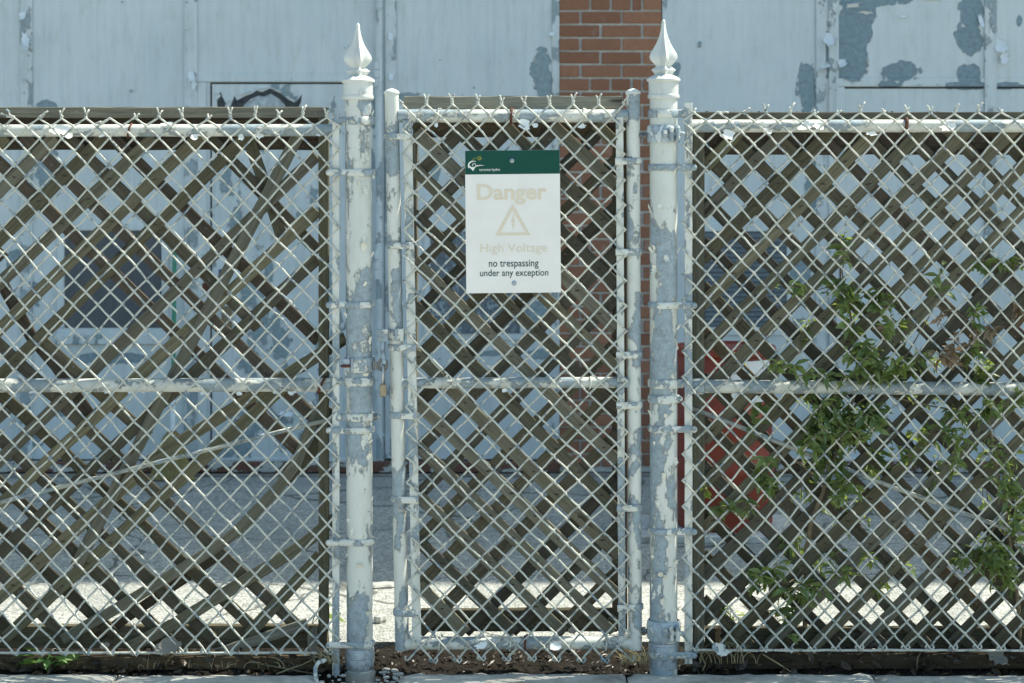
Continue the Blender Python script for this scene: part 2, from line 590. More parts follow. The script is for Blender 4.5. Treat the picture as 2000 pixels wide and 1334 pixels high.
def kerb_stone(pxa, pxb, seed, yb=.012, top=.0):
    rr = random.Random(seed)
    xa, xb = at(pxa, 1310, yb).x, at(pxb, 1310, yb).x
    nx, ny = max(4, int((xb - xa) / .03)), 9
    vs, fs = [], []
    y0, y1 = -.34, yb
    for j in range(ny + 1):
        for i in range(nx + 1):
            x = xa + (xb - xa) * i / nx; y = y0 + (y1 - y0) * j / ny
            e = min(i, nx - i, j, ny - j)
            z = top + .003 * mn.noise((x * 12, y * 12, seed)) - (.012 if e == 0 else (.003 if e == 1 else 0))
            if e == 0:
                z += .008 * mn.noise((x * 30, y * 30, seed + 3))
            jy = .009 * mn.noise((x * 18, seed, 1)) if j == ny else 0
            jx = .006 * mn.noise((y * 22, seed, 5)) if i in (0, nx) else 0
            vs.append((x + jx, y + jy, z))
    for j in range(ny):
        for i in range(nx):
            a = j * (nx + 1) + i
            fs.append((a, a + 1, a + nx + 2, a + nx + 1))
    # skirt
    rim = [j * (nx + 1) for j in range(ny, -1, -1)] + list(range(1, nx + 1)) + [j * (nx + 1) + nx for j in range(1, ny + 1)] + [ny * (nx + 1) + i for i in range(nx - 1, 0, -1)]
    base = len(vs)
    for k in rim:
        vs.append((vs[k][0], vs[k][1], -.14))
    n = len(rim)
    for k in range(n):
        k2 = (k + 1) % n
        fs.append((rim[k], base + k, base + k2, rim[k2]))
    b = MB(); b.add(vs, fs)
    b.build('kerb_stone', M['kerb'], kb, smooth=40)


kerb_stone(-260, 230, 1, .022, .004)
kerb_stone(233, 622, 2, .016, .002)
kerb_stone(782, 1220, 3, .045, .0)
kerb_stone(1224, 1700, 4, .03, .002)
kerb_stone(1703, 2250, 5, .024, .0)

# ------------------------------------------------------------------ the building behind
WY = 3.80                              # face of the steel doors
WS = (WY - CAM_Y) / FPX


def wp(px, py, dy=0.0):
    """a point on the building front, measured on the photograph; dy moves it off the wall"""
    return Vector(((px - HX) * WS, WY + dy, CAM_Z - (py - HY) * WS))


BH = 2.52 * SUN.z / SUN.y              # height that throws the shadow edge seen on the yard
bld = thing('substation_building', 'grey painted steel-door building with a red brick pier behind the fence', 'building', (0, WY + 2, 0))
m = MB(); m.box((-9, WY + .06, -.2), (11, WY + 6, BH), 0); m.build('wall', plain('wall_paint', (.5, .52, .53), .8), bld)
m = MB(); m.box((-9, WY + .0, 3.4), (11, WY + .06, BH - .003), 0); m.build('upper_wall', plain('upper_paint', (.55, .57, .58), .8), bld)
LB = 897                               # bottom of the steel leaves
PB = (.655, .695, .70)
paintA = flaking('door_paint_pale', base=PB, under=(.20, .265, .295), thr=.70, scale=3.2, stretch=(1, 1, .7), chip=.745, crack=.25, streak=.35, Yp=WY, wobble=16, pnoise=1.09,
                 patches=[(92, 215, 20, 22), (92, 330, 24, 44), (28, 512, 16, 20), (70, 575, 10, 22), (215, 700, 70, 9), (120, 800, 22, 14), (60, 860, 26, 12), (255, 178, 3, 3)])
paintB = flaking('door_paint_flaked', base=PB, under=(.22, .285, .31), thr=.575, scale=6.5, stretch=(1, 1, .6), chip=.70, crack=.7, streak=.5, Yp=WY, wobble=20, pnoise=1.56,
                 patches=[(318, 405, 20, 14), (550, 670, 20, 24), (530, 820, 30, 18), (470, 850, 24, 16), (600, 860, 25, 15), (536, 131, 6, 6), (560, 740, 9, 24), (445, 330, 6, 40), (640, 560, 8, 40)])
paintC = flaking('door_paint_streaked', base=PB, under=(.22, .285, .31), thr=.69, scale=4.0, stretch=(1, 1, .6), chip=.74, crack=.3, streak=.4, Yp=WY, wobble=18, pnoise=1.30,
                 patches=[(1060, 140, 18, 44), (1064, 185, 14, 26), (1046, 612, 20, 22), (1050, 692, 18, 10), (940, 690, 30, 7), (850, 330, 12, 26), (795, 190, 22, 10)])
paintD = flaking('door_paint_right', base=PB, under=(.20, .265, .295), thr=.72, scale=3.4, stretch=(1, 1, .7), chip=.755, crack=.2, streak=.3, Yp=WY, wobble=16, pnoise=1.04,
                 patches=[(1575, 172, 17, 44), (1318, 135, 10, 14), (1588, 360, 14, 44), (1565, 530, 22, 22), (1560, 640, 18, 20)])
paintE = flaking('door_paint_peeled', base=PB, under=(.18, .245, .28), thr=.73, scale=3.4, stretch=(1, 1, .7), chip=.76, crack=.15, streak=.25, Yp=WY, wobble=13, pnoise=0.88,
                 patches=[(1664, 55, 42, 46), (1660, 110, 38, 48), (1650, 140, 46, 16), (1690, -6, 62, 20), (1756, 140, 34, 24), (1896, 20, 22, 44), (1892, 75, 24, 28), (1890, 146, 24, 20),
                          (1611, 92, 13, 34), (1768, -2, 16, 12), (1736, 166, 24, 9), (1880, 167, 40, 8), (1965, 167, 34, 7), (1990, 40, 6, 10)])
rusty = flaking('sill_paint', base=(.55, .54, .50), under=(.13, .06, .04), thr=.47, scale=12, stretch=(.5, 1, 1), chip=.62, crack=.6, under_rust=.8)


def wallbox(pa, pb, y0, y1, name, mat, parent, bev=.002, kind=None):
    a = wp(pa[0], pa[1], y0); b_ = wp(pb[0], pb[1], y1)
    q = MB(); q.box(a, b_, bev)
    return q.build(name, mat, parent, kind=kind)


TOP = -420
leaf = {}
for nm, x0, x1, mt in (('a', -330, 50, paintA), ('b', 54, 370, paintA), ('c', 374, 758, paintA), ('d', 762, 1090, paintC), ('e', 1295, 1600, paintD), ('f', 1604, 1932, paintE), ('g', 1936, 2330, paintE)):
    leaf[nm] = wallbox((x0, TOP), (x1, LB), .0, .06, 'steel_door', mt, bld)
# cover strips over the joints
bm_ = flaking('strip_paint', base=PB, under=(.27, .325, .345), thr=.545, scale=9, stretch=(1, 1, .5), chip=.70, crack=.8, streak=.5)
for x0, x1, d in ((40, 64, .012), (360, 386, .010), (752, 774, .012), (1078, 1093, .006), (1293, 1303, .006), (1593, 1612, .012), (1618, 1638, .008), (1922, 1946, .0135)):
    wallbox((x0, TOP), (x1, LB - 2), -d, -.001, 'cover_strip', bm_, bld, .003)
# hinge tube beside the gate post
hp = MB(); hp.tube([wp(741, TOP, -.03), wp(741, LB - 3, -.03)], .016, 12); ht = hp.build('hinge_tube', bm_, bld, smooth=40)
for y0, y1 in ((486, 545), (700, 760), (120, 170)):
    q = MB()
    for k in range(3):
        a = y0 + (y1 - y0) * k / 3
        q.tube([wp(736, a + 1, -.045), wp(736, a + (y1 - y0) / 3 - 1, -.045)], .012, 10)
    q.build('hinge', bm_, ht, smooth=40)


def frame(pa, pb, w, proud, mat, parent, name='frame'):
    (x0, y0), (x1, y1) = pa, pb
    wallbox((x0, y0), (x1, y0 + w), -proud, -.0008, name, mat, parent, .003)
    wallbox((x0, y1 - w), (x1, y1), -proud, -.0008, name, mat, parent, .003)
    wallbox((x0, y0 + w + .6), (x0 + w, y1 - w - .6), -proud, -.0008, name, mat, parent, .003)
    wallbox((x1 - w, y0 + w + .6), (x1, y1 - w - .6), -proud, -.0008, name, mat, parent, .003)


def mesh_grille():
    b = NT('wire_mesh')
    sx = b.n('ShaderNodeSeparateXYZ', {'Vector': b.pos})
    v = b.n('ShaderNodeCombineXYZ', {'X': sx.outputs[0], 'Y': b.math('MULTIPLY', sx.outputs[2], 1.6), 'Z': 0.0}).outputs[0]
    vo = b.n('ShaderNodeTexVoronoi', {'Vector': v, 'Scale': 95.0, 'Randomness': 0.0}, feature='F1').outputs[0]
    c = b.mix(b.ramp(vo, .30, .42), (.022, .024, .028), (.13, .14, .155))
    st = b.noise(b.scale(b.pos, (12, 1, 2)), 3, 4, .6)
    c = b.mix(b.ramp(st, .45, .7, 0, .45), c, (.12, .135, .15))
    return b.done(c, .6, b.bump(vo, .4, .002))


M['grille'] = mesh_grille()
# ventilation grilles: mesh in the two left leaves, louvres in the right one
frame((112, 436), (330, 655), 14, .010, paintA, leaf['b'])
wallbox((110, 652), (334, 672), -.022, -.0008, 'sill', paintB, leaf['b'], .003)
wallbox((127, 451), (315, 640), -.004, -.001, 'grille', M['grille'], leaf['b'], 0)
frame((828, 440), (1028, 664), 12, .010, paintC, leaf['d'])
wallbox((841, 453), (1015, 651), -.004, -.001, 'grille', flaking('painted_mesh', base=(.33, .39, .43), under=(.12, .14, .16), thr=.50, scale=10, stretch=(2, 1, .3), chip=.5), leaf['d'], 0)
frame((1358, 436), (1552, 655), 16, .010, paintD, leaf['e'])
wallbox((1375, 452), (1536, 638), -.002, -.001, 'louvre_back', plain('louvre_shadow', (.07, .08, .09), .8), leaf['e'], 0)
lm = plain('louvre_paint', (.13, .155, .17), .6, 0, .2, 30)
blade = None
for k in range(19):
    y = 454 + k * 9.6
    if blade is None:
        a, b_ = wp(1376, y, -.012), wp(1535, y + 9, -.003)
        q = MB()
        q.add([(a.x, a.y, b_.z), (b_.x, a.y, b_.z), (b_.x, b_.y, a.z), (a.x, b_.y, a.z), (a.x, a.y + .003, b_.z - .003), (b_.x, a.y + .003, b_.z - .003), (b_.x, b_.y + .001, a.z - .003), (a.x, b_.y + .001, a.z - .003)],
              [(0, 1, 2, 3), (7, 6, 5, 4), (0, 4, 5, 1), (0, 3, 7, 4), (1, 5, 6, 2)])
        blade = q.build('louvre_blade', lm, leaf['e'])
    else:
        c = blade.copy(); col.objects.link(c); c.parent = leaf['e']; c.location.z = -k * 9.6 * WS
# the wicket door in the third leaf: dark gap, edges, lock
gap = plain('dark_gap', (.03, .028, .026), .9)
for pa, pb in (((411, 161), (738, 164)), ((411, 164.5), (414, LB - 1)), ((736, 164.5), (738, LB - 1))):
    wallbox(pa, pb, -.003, -.0006, 'door_gap', gap, leaf['c'], 0)
frame((386, 143), (750, LB + 14), 17, .009, paintA, leaf['c'], 'door_frame')
wallbox((414.6, 164.8), (735.4, LB - .5), -.0035, -.0007, 'wicket_door', paintB, leaf['c'], 0)
wallbox((393, 572), (413, 606), -.018, -.004, 'lock_plate', plain('lock_plate', (.62, .64, .62), .5), leaf['c'], .004)
q = MB(); q.tube([wp(404, 590, -.019), wp(404, 590, -.030)], .008, 12); q.build('lock_cylinder', M['dark_steel'], leaf['c'], smooth=40)
wallbox((396, 552), (410, 570), -.016, -.004, 'latch', M['rust'], leaf['c'], .003)
wallbox((434, 598), (454, 640), -.024, -.004, 'hasp', plain('hasp', (.22, .17, .10), .6, .2), leaf['c'], .003)
wallbox((428, 526), (446, 541), -.010, -.003, 'sticker', plain('sticker', (.05, .06, .16), .5), leaf['c'], 0)
# dark patch painted as the shadow under torn paint at the wicket head, and curled paint round it
# inset door of the right-hand leaves
frame((1632, 152), (2320, LB + 14), 17, .010, paintE, leaf['f'], 'door_frame')
for pa, pb in (((1649, 170), (2302, 173)), ((1646.4, 173.5), (1648, LB - 1))):
    wallbox(pa, pb, -.003, -.0006, 'door_gap', gap, leaf['f'], 0)
wallbox((1639, 520), (1642, 560), -.014, -.011, 'latch', M['rust'], leaf['f'], 0)


def flake(c, w, h, curl, rot, seed, mat, parent, out=(0, -1, 0), name='paint_flake', side=1):
    """a curled sheet of paint hanging from the edge at c"""
    rr = random.Random(seed)
    out = Vector(out).normalized()
    X = Vector((math.cos(rot), 0, math.sin(rot))); Z = Vector((-math.sin(rot), 0, math.cos(rot)))
    rings, seg = 3, 15
    uv = [(0, .5)]
    lob = [1 + .32 * math.sin(k * 2.4 + seed) * rr.random() + rr.uniform(-.22, .22) for k in range(seg)]
    for r_ in range(1, rings + 1):
        for k in range(seg):
            a = 2 * math.pi * k / seg
            f = r_ / rings * (lob[k] if r_ == rings else 1)
            uv.append((.5 * math.cos(a) * f, max(0, .5 + .5 * math.sin(a) * f)))
    vs = []
    for u, t in uv:
        ang = curl * t
        dz = math.sin(ang) / curl * h; do = (1 - math.cos(ang)) / curl * h
        vs.append(Vector(c) + X * u * w + Z * side * dz + out * (abs(do) + .002 * t + .10 * w * u * u * 4 + rr.uniform(0, .03) * h * t))
    fs = [(0, 1 + k, 1 + (k + 1) % seg) for k in range(seg)]
    for r_ in range(rings - 1):
        for k in range(seg):
            k2 = (k + 1) % seg
            fs.append((1 + r_ * seg + k, 1 + (r_ + 1) * seg + k, 1 + (r_ + 1) * seg + k2, 1 + r_ * seg + k2))
    n = len(vs)
    th = Vector(out) * .0012
    b = MB(); b.add(vs + [v - th for v in vs], fs + [tuple(reversed([k + n for k in q])) for q in fs])
    return b.build(name, mat, parent, smooth=True)


FLK = plain('flake_paint', (.70, .73, .74), .55, 0, .06, 8, .1)
FLK2 = plain('flake_back', (.58, .57, .57), .6, 0, .08, 8, .1)
S = WS
# on the right-hand doors
for (px, py, w, h, curl, rot, pr, sd) in ((1668, 14, 30, 16, 2.2, .1, 'f', 1), (1690, 28, 26, 10, 1.6, -.1, 'f', 1), (1611, 62, 20, 38, 1.2, .3, 'e', -1), (1610, 124, 18, 14, 1.6, .2, 'e', -1),
                                         (1764, 30, 20, 7, 1.5, 0, 'f', -1), (1818, 5, 34, 9, 1.8, 0, 'f', 1), (1914, 25, 10, 34, .9, .05, 'f', -1), (1945, 75, 26, 34, .8, .5, 'f', -1),
                                         (1962, 100, 18, 30, .9, -.1, 'f', -1), (1795, 160, 9, 20, 2.6, 0, 'f', -1), (1640, 116, 16, 20, 1.2, .4, 'f', -1), (1606, 150, 18, 18, 1.4, 0, 'e', 1)):
    flake(wp(px, py, -.004), w * S, h * S, curl, rot, px, FLK, leaf[pr], side=sd)
# at the head of the wicket door
TORN_SHADOW = plain('torn_paint_shadow', (.05, .055, .06), .8, 0, .4, 60)  # shadow under the torn paint, put in as a flat dark colour
def wall_poly(pts_, dy, mat, parent, name):
    q = MB(); q.add([wp(x, y, -dy) for x, y in pts_], [tuple(range(len(pts_)))])
    return q.build(name, mat, parent)


wall_poly([(424, 262), (425, 214), (424, 197), (431, 178), (435, 190), (443, 205), (452, 204), (458, 187), (463, 196), (478, 188), (492, 183), (501, 177), (512, 180), (527, 173), (538, 178), (550, 184), (562, 194), (572, 199), (580, 198), (590, 184), (588, 200), (580, 216), (572, 232), (560, 262)], .0042, TORN_SHADOW, leaf['c'], 'shadow_patch')
wall_poly([(462, 262), (470, 216), (478, 204), (490, 193), (506, 187), (516, 189), (530, 183), (545, 193), (556, 204), (562, 220), (552, 262)], .0048, plain('old_coat', (.36, .40, .42), .7, 0, .45, 22, .2, dark=(.12, .13, .14)), leaf['c'], 'old_coat')
for (px, py, w, h, curl, rot, sd) in ((450, 207, 16, 12, 1.5, .9, 1), (482, 186, 26, 8, 1.9, .35, 1), (512, 177, 22, 7, 2.0, .2, 1), (540, 178, 26, 8, 1.9, -.4, 1), (566, 196, 22, 8, 1.5, -.5, 1), (430, 190, 10, 12, 1.2, .9, 1),
                                      (118, 0, 1, 1, .1, 0, 1)):
    if w > 2:
        flake(wp(px, py, -.004), w * S, h * S, curl, rot, px, FLK, leaf['c'], side=sd)
for (px, py, w, h, curl, rot, pr, sd) in ((48, 60, 16, 40, 1.0, .2, 'a', -1), (56, 80, 14, 26, 1.2, -.3, 'b', -1), (372, 140, 16, 26, 1.1, .3, 'c', -1), (380, 150, 10, 30, .8, 0, 'c', -1), (46, 20, 12, 24, 1.1, 0, 'a', -1),
                                         (913, 656, 46, 9, 1.8, 0, 'd', 1), (1078, 63, 14, 10, 1.3, 0, 'd', -1), (764, 60, 10, 24, 1.0, 0, 'd', -1), (766, 140, 12, 22, 1.2, 0, 'd', -1), (520, 760, 30, 18, 1.5, .2, 'c', 1),
                                         (560, 800, 26, 16, 1.4, -.2, 'c', -1), (470, 820, 22, 18, 1.6, 0, 'c', 1), (600, 690, 20, 18, 1.2, .3, 'c', -1)):
    flake(wp(px, py, -.010), w * S, h * S, curl, rot, px + 5, FLK, leaf[pr], side=sd)
# bolt heads on the leaves
for (px, py, pr) in ((363, 57, 'c'), (570, 154, 'c'), (675, 92, 'c'), (256, 178, 'b'), (1367, 84, 'e'), (1366, 90, 'e'), (1937, 68, 'f'), (748, 850, 'd')):
    q = MB(); q.lathe((0, 0, 0), [(.008, 0), (.008, .003), (.005, .006), (.001, .007)], 12)
    q.v = [(wp(px, py).x + x, WY - .008 - z, wp(px, py).z + y) for x, y, z in q.v]
    q.build('bolt', bm_, leaf[pr], smooth=40)
# sill, foundation
wallbox((-330, LB + 3), (1092, 921), -.035, .05, 'sill', rusty, bld, .004)
wallbox((1294, LB + 3), (2330, 921), -.035, .05, 'sill', rusty, bld, .004)
wallbox((-330, 923), (2330, 960), -.06, .05, 'foundation', M['found'], bld, .006)

# the brick pier: every brick its own piece
pier = wallbox((1093.5, TOP), (1291.5, 921.5), .004, .07, 'brick_pier', M['mortar'], bld, 0)
CP = 26.2
ha = .062
proto = {}


def brick(px0, px1, row_py):
    w = (px1 - px0) * WS; h = (CP - 4.2) * WS
    key = round(px1 - px0)
    if key not in proto:
        vs_ = []
        for v in range(2):
            q = MB(); rr = random.Random(key + v * 77)
            q.box((-w / 2, -.008, -h / 2), (w / 2, .05, h / 2), .0025)
            q.v = [(x + rr.uniform(-.0008, .0008), y + rr.uniform(-.0006, .0006), z + rr.uniform(-.0008, .0008)) for x, y, z in q.v]
            o = q.build('brick', M['brick'])
            vs_.append(o.data); bpy.data.objects.remove(o)
        proto[key] = vs_
    o = bpy.data.objects.new('brick', R.choice(proto[key]))
    col.objects.link(o); o.parent = pier
    c = wp((px0 + px1) / 2, row_py)
    o.location = (c.x + R.uniform(-.0012, .0012), WY + R.uniform(-.002, .001), c.z + R.uniform(-.001, .001))
    o.location = Vector(o.location) - world_loc(pier)
    o.rotation_euler = (R.uniform(-.006, .006), 0, R.uniform(-.008, .008))


row = 0
py = 36 + CP * 33 - 1.5
k = 33
while py > -150:
    kind_ = k % 6              # k = -1 mod 6 is the header course
    if kind_ == 5:
        js = [(1093, 1150.5), (1155, 1190.5), (1195.5, 1231), (1236, 1252), (1257, 1292)]
    elif kind_ % 2 == 0:
        js = [(1093, 1131), (1136, 1211.5), (1216.5, 1292)]
    else:
        js = [(1093, 1170.5), (1175.5, 1251.5), (1256.5, 1292)]
    for a, b_ in js:
        brick(a, b_, py)
    py -= CP; k -= 1
wallbox((1093.5, TOP), (1291.5, -165), -.006, .003, 'upper_courses', M['far_brick'], pier, 0)

# ------------------------------------------------------------------ fence posts
def left_c(py): return 703.0
PY0 = .02                                # depth of the post axes
FS = (PY0 - CAM_Y) / FPX                 # metres per pixel at the fence


def fx(px): return (px - HX) * FS
def fz(py): return CAM_Z - (py - HY) * FS


def band(parent, cx, Rr, xb, py, hh=.0095, name='tension_band', mat=None, y_bar=-.012, yc=PY0, thick=.0038, tilt=0.0, ball=True):
    """strap round a tube at cx (radius Rr) that runs out to the flat bar at xb"""
    z = fz(py)
    sgn = -1 if xb < cx else 1
    pts = [(xb, y_bar, z)]
    R2 = Rr + thick * .7
    a_s = math.asin(max(-1, min(1, (y_bar - yc) / R2)))
    n = 14
    # start angle on the bar side front, go round the front to the far side and back
    st = math.pi - a_s if sgn < 0 else a_s
    if sgn < 0:
        angs = [math.pi - a_s + (math.pi + 2 * a_s) * 0 + i / n * (math.pi * 2 - 2 * (a_s * -1) * 0 - .0) for i in range(0)]
    for i in range(n + 1):
        th = -math.pi / 2 + (-1) * (math.pi / 2 + a_s * -1) * 0
    # sweep: angle measured from the bar side through the front (-Y) to the far side and to the back
    for i in range(n + 1):
        w = -abs(a_s) * -1
        ang = abs(a_s) + (math.pi * 1.55 - abs(a_s)) * i / n        # 0 = towards the bar, pi/2 = front
        x = cx + sgn * math.cos(ang) * R2
        y = yc - math.sin(ang) * R2
        pts.append((x, y, z + tilt * (x - xb)))
    q = MB(); q.tube(pts, 1.0, 12, flat=(thick, hh))
    o = q.build(name, mat or M['band'], parent, smooth=50)
    if ball:
        q = MB(); q.lathe((0, 0, 0), [(.0095, 0), (.0095, .002), (.007, .006), (.003, .0085), (.0004, .009)], 14)
        q.v = [(xb + x + sgn * .001, y_bar - thick * .6 - zz, z + yy) for x, yy, zz in q.v]
        q.build('carriage_bolt', mat or M['band'], o, smooth=50)
    return o


def spear(parent, cx, pys, rotz, mat):
    """cast spear head with four hollow-ground faces; pys = base, tip rows"""
    base, tip = pys
    H = (base - tip) * FS
    prof = [(0.0, 17), (.05, 20), (.095, 24.5), (.13, 19), (.16, 14.5), (.20, 18.5), (.265, 25.5), (.325, 28.0), (.39, 26.0), (.48, 20.0), (.58, 13.8), (.68, 9.2), (.79, 6.0), (.90, 4.2), (.97, 3.6), (1.0, 1.2)]
    n = 32
    vs, fs = [], []
    for t, r in prof:
        for k in range(n):
            a = 2 * math.pi * k / n
            f = (1 - .34 * math.sin(2 * a) ** 2) / (abs(math.cos(a)) + abs(math.sin(a)))
            f += (1 - f) * max(0, (t - .7) / .3)
            q = r * FS * f
            vs.append((cx + math.cos(a + rotz) * q, PY0 + math.sin(a + rotz) * q, fz(base) + t * H))
    for i in range(len(prof) - 1):
        for k in range(n):
            j = (k + 1) % n
            fs.append((i * n + k, i * n + j, i * n + n + j, i * n + n + k))
    fs.append(tuple(range((len(prof) - 1) * n, len(prof) * n)))
    b = MB(); b.add(vs, fs)
    return b.build('spear_finial', mat, parent, smooth=24)


def gate_post(label, cx, capx, cap_top, rad, base_py, tip, rotz, lean=0.0):
    c = fx(cx)
    t = thing('gate_post', label, 'gate post', (c, PY0, fz(base_py)))
    q = MB()
    zs = [fz(base_py + 6), fz(1262), fz(900), fz(500), fz(cap_top + 28)]
    q.tube([(c + lean * (z - fz(base_py)), PY0, z) for z in zs], rad, 36)
    q.build('shaft', M['post'], t, smooth=50)
    cc = fx(capx)
    q = MB()
    h = lambda p: fz(p)
    p0 = cap_top
    rc = 31.5 * FS
    prof = [(rc * .86, h(p0 + 47)), (rc * .97, h(p0 + 45)), (rc * 1.0, h(p0 + 42)), (rc * .97, h(p0 + 38)), (rc * .925, h(p0 + 37)), (rc * .925, h(p0 + 14)), (rc * .98, h(p0 + 13)), (rc * 1.05, h(p0 + 11)), (rc * 1.05, h(p0 + 8)),
            (rc * .98, h(p0 + 6)), (rc * .78, h(p0 + 2)), (rc * .60, h(p0)), (rc * .40, h(p0 - 2)), (rc * .2, h(p0 - 3))]
    q.lathe((cc, PY0, 0), prof, 40)
    cap = q.build('cap', M['cap'], t, smooth=40)
    spear(cap, cc, (p0, tip), rotz, M['cap'])
    return t


LP = gate_post('white flaking gate post with spear finial, left of the gate, padlocked latch collar', 703, 699, 149, 25.5 * FS, 1322, 45, math.radians(15), -.003)
RP = gate_post('white flaking gate post with spear finial, right of the gate, carrying the hinges', 1296, 1296, 147, 27.0 * FS, 1312, 38, math.radians(6), 0)
FP = plain('post_flake', (.66, .64, .55), .55, 0, .12, 30, .1)
rf = random.Random(77)
for t_, cx_, rad_ in ((LP, 703, 25.5 * FS), (RP, 1296, 27.0 * FS)):
    for k_ in range(34):
        py_ = rf.uniform(215, 1230); a_ = rf.uniform(-1.35, 1.35)
        d_ = Vector((math.sin(a_), -math.cos(a_), 0))
        flake((fx(cx_) + d_.x * rad_, PY0 + d_.y * rad_, fz(py_)), rf.uniform(5, 13) * FS * max(.35, math.cos(a_)), rf.uniform(7, 20) * FS, rf.uniform(.3, .9), rf.uniform(-.3, .3), k_, FP, t_, out=tuple(d_), side=rf.choice((-1, 1)))
# left post fittings
q = MB(); q.lathe((0, 0, 0), [(.0095, 0), (.0095, .004), (.0035, .0042), (.003, .001)], 14)
q.v = [(fx(711) + x, PY0 - 28.5 * FS - z, fz(181) + y) for x, y, z in q.v]; q.build('cap_screw', M['cap'], LP, smooth=40)
xb = fx(645)
for py_ in (337, 594, 838, 1056, 1255):
    band(LP, fx(703), 25.5 * FS, xb, py_, .0095 if py_ > 400 else .0105)
for py_, hh in ((236, .0125), (744, .0125), (813, .0115)):
    band(LP, fx(703), 25.5 * FS, fx(666 if py_ > 300 else 655), py_, hh, 'rail_band', y_bar=.004)
q = MB(); q.lathe((0, 0, 0), [(.011, 0), (.011, .004), (.009, .010), (.005, .014), (.001, .016)], 16)
q.v = [(fx(731) + z, PY0 - .012 + x, fz(813) + y) for x, y, z in q.v]; q.build('bolt_head', M['dark_steel'], LP, smooth=40)
q = MB(); q.tube([(fx(728), PY0 - .012, fz(813)), (fx(741), PY0 - .012, fz(813))], .0085, 12, dome=True); q.build('bolt', M['band'], LP, smooth=40)
# collars at the foot of the left post
q = MB()
r0 = 25.5 * FS
q.lathe((fx(703), PY0, 0), [(r0 * 1.0, fz(1264)), (r0 * 1.06, fz(1265)), (r0 * 1.10, fz(1272)), (r0 * 1.11, fz(1283)), (r0 * 1.08, fz(1284)), (r0 * 1.10, fz(1286)), (r0 * 1.09, fz(1298)), (r0 * 1.0, fz(1307)), (r0 * .9, fz(1311))], 36)
q.build('foot_collar', M['zinc'], LP, smooth=35)
q = MB()
q.lathe((fx(703), PY0, 0), [(r0 * .95, fz(1309)), (r0 * 1.05, fz(1308.5)), (r0 * 1.18, fz(1312)), (r0 * 1.14, fz(1340)), (r0 * 1.1, fz(1360))], 28, fn=lambda a, i: 1 + .03 * math.sin(a * 5 + i))
q.build('footing', concrete_mat('footing', (.30, .30, .27), 40), LP, smooth=50)
# latch collar on the left post
q = MB()
n = 24
q.tube([(fx(703) + math.cos(a) * (r0 + .003), PY0 + math.sin(a) * (r0 + .003), fz(711)) for a in [2 * math.pi * i / n for i in range(n)]], 1.0, 10, flat=(.0035, .0225), closed=True)
lc = q.build('latch_collar', M['band'], LP, smooth=40)
q = MB(); q.box((fx(672), -.022, fz(698)), (fx(686), .016, fz(723)), .002); q.build('clamp_lug', M['zinc'], lc)
q = MB(); q.box((fx(688), -.026, fz(697)), (fx(692), .012, fz(725)), .001); q.build('clamp_lug', M['zinc'], lc)
q = MB(); q.tube([(fx(670), -.024, fz(712)), (fx(684), -.024, fz(712))], .0045, 8, dome=True); q.build('bolt', M['rust'], lc, smooth=40)
# eye plate on the latch collar that takes the padlock
q = MB()
n = 22
ecx, ecz = fx(749), fz(711)
ro, ri = 13.0 * FS, 5.2 * FS
vs, fs = [], []
for i in range(n):
    a = 2 * math.pi * i / n
    for r_, y_ in ((ro, -.010), (ri, -.010), (ri, -.003), (ro, -.003)):
        vs.append((ecx + math.cos(a) * r_ * (.82 if r_ == ro else .9), y_, ecz + math.sin(a) * r_ * 1.12))
for i in range(n):
    j = (i + 1) % n
    for k_ in range(4):
        k2 = (k_ + 1) % 4
        fs.append((i * 4 + k_, j * 4 + k_, j * 4 + k2, i * 4 + k2))
q.add(vs, fs)
q.box((fx(729), -.009, fz(704)), (fx(739.5), -.004, fz(719)), .001)
q.build('eye_plate', M['dark_steel'], lc)
# right post fittings
xb = fx(1353)
r1 = 27.0 * FS
for py_ in (327, 595, 836, 1035, 1275):
    band(RP, fx(1296), r1, xb, py_, .0098)
for py_, hh, xe in ((222, .0125, 1336), (748, .0135, 1334), (778, .0125, 1326)):
    band(RP, fx(1296), r1, fx(xe), py_, hh, 'rail_band', y_bar=.004)
q = MB(); q.lathe((fx(1296), PY0, 0), [(r1 * 1.0, fz(1252)), (r1 * 1.07, fz(1253)), (r1 * 1.09, fz(1258)), (r1 * 1.05, fz(1259)), (r1 * 1.08, fz(1261)), (r1 * 1.09, fz(1283)), (r1 * 1.03, fz(1285)), (r1 * 1.02, fz(1300)), (r1 * .98, fz(1308)), (r1 * .85, fz(1313))], 36)
q.build('foot_collar', M['zinc'], RP, smooth=35)


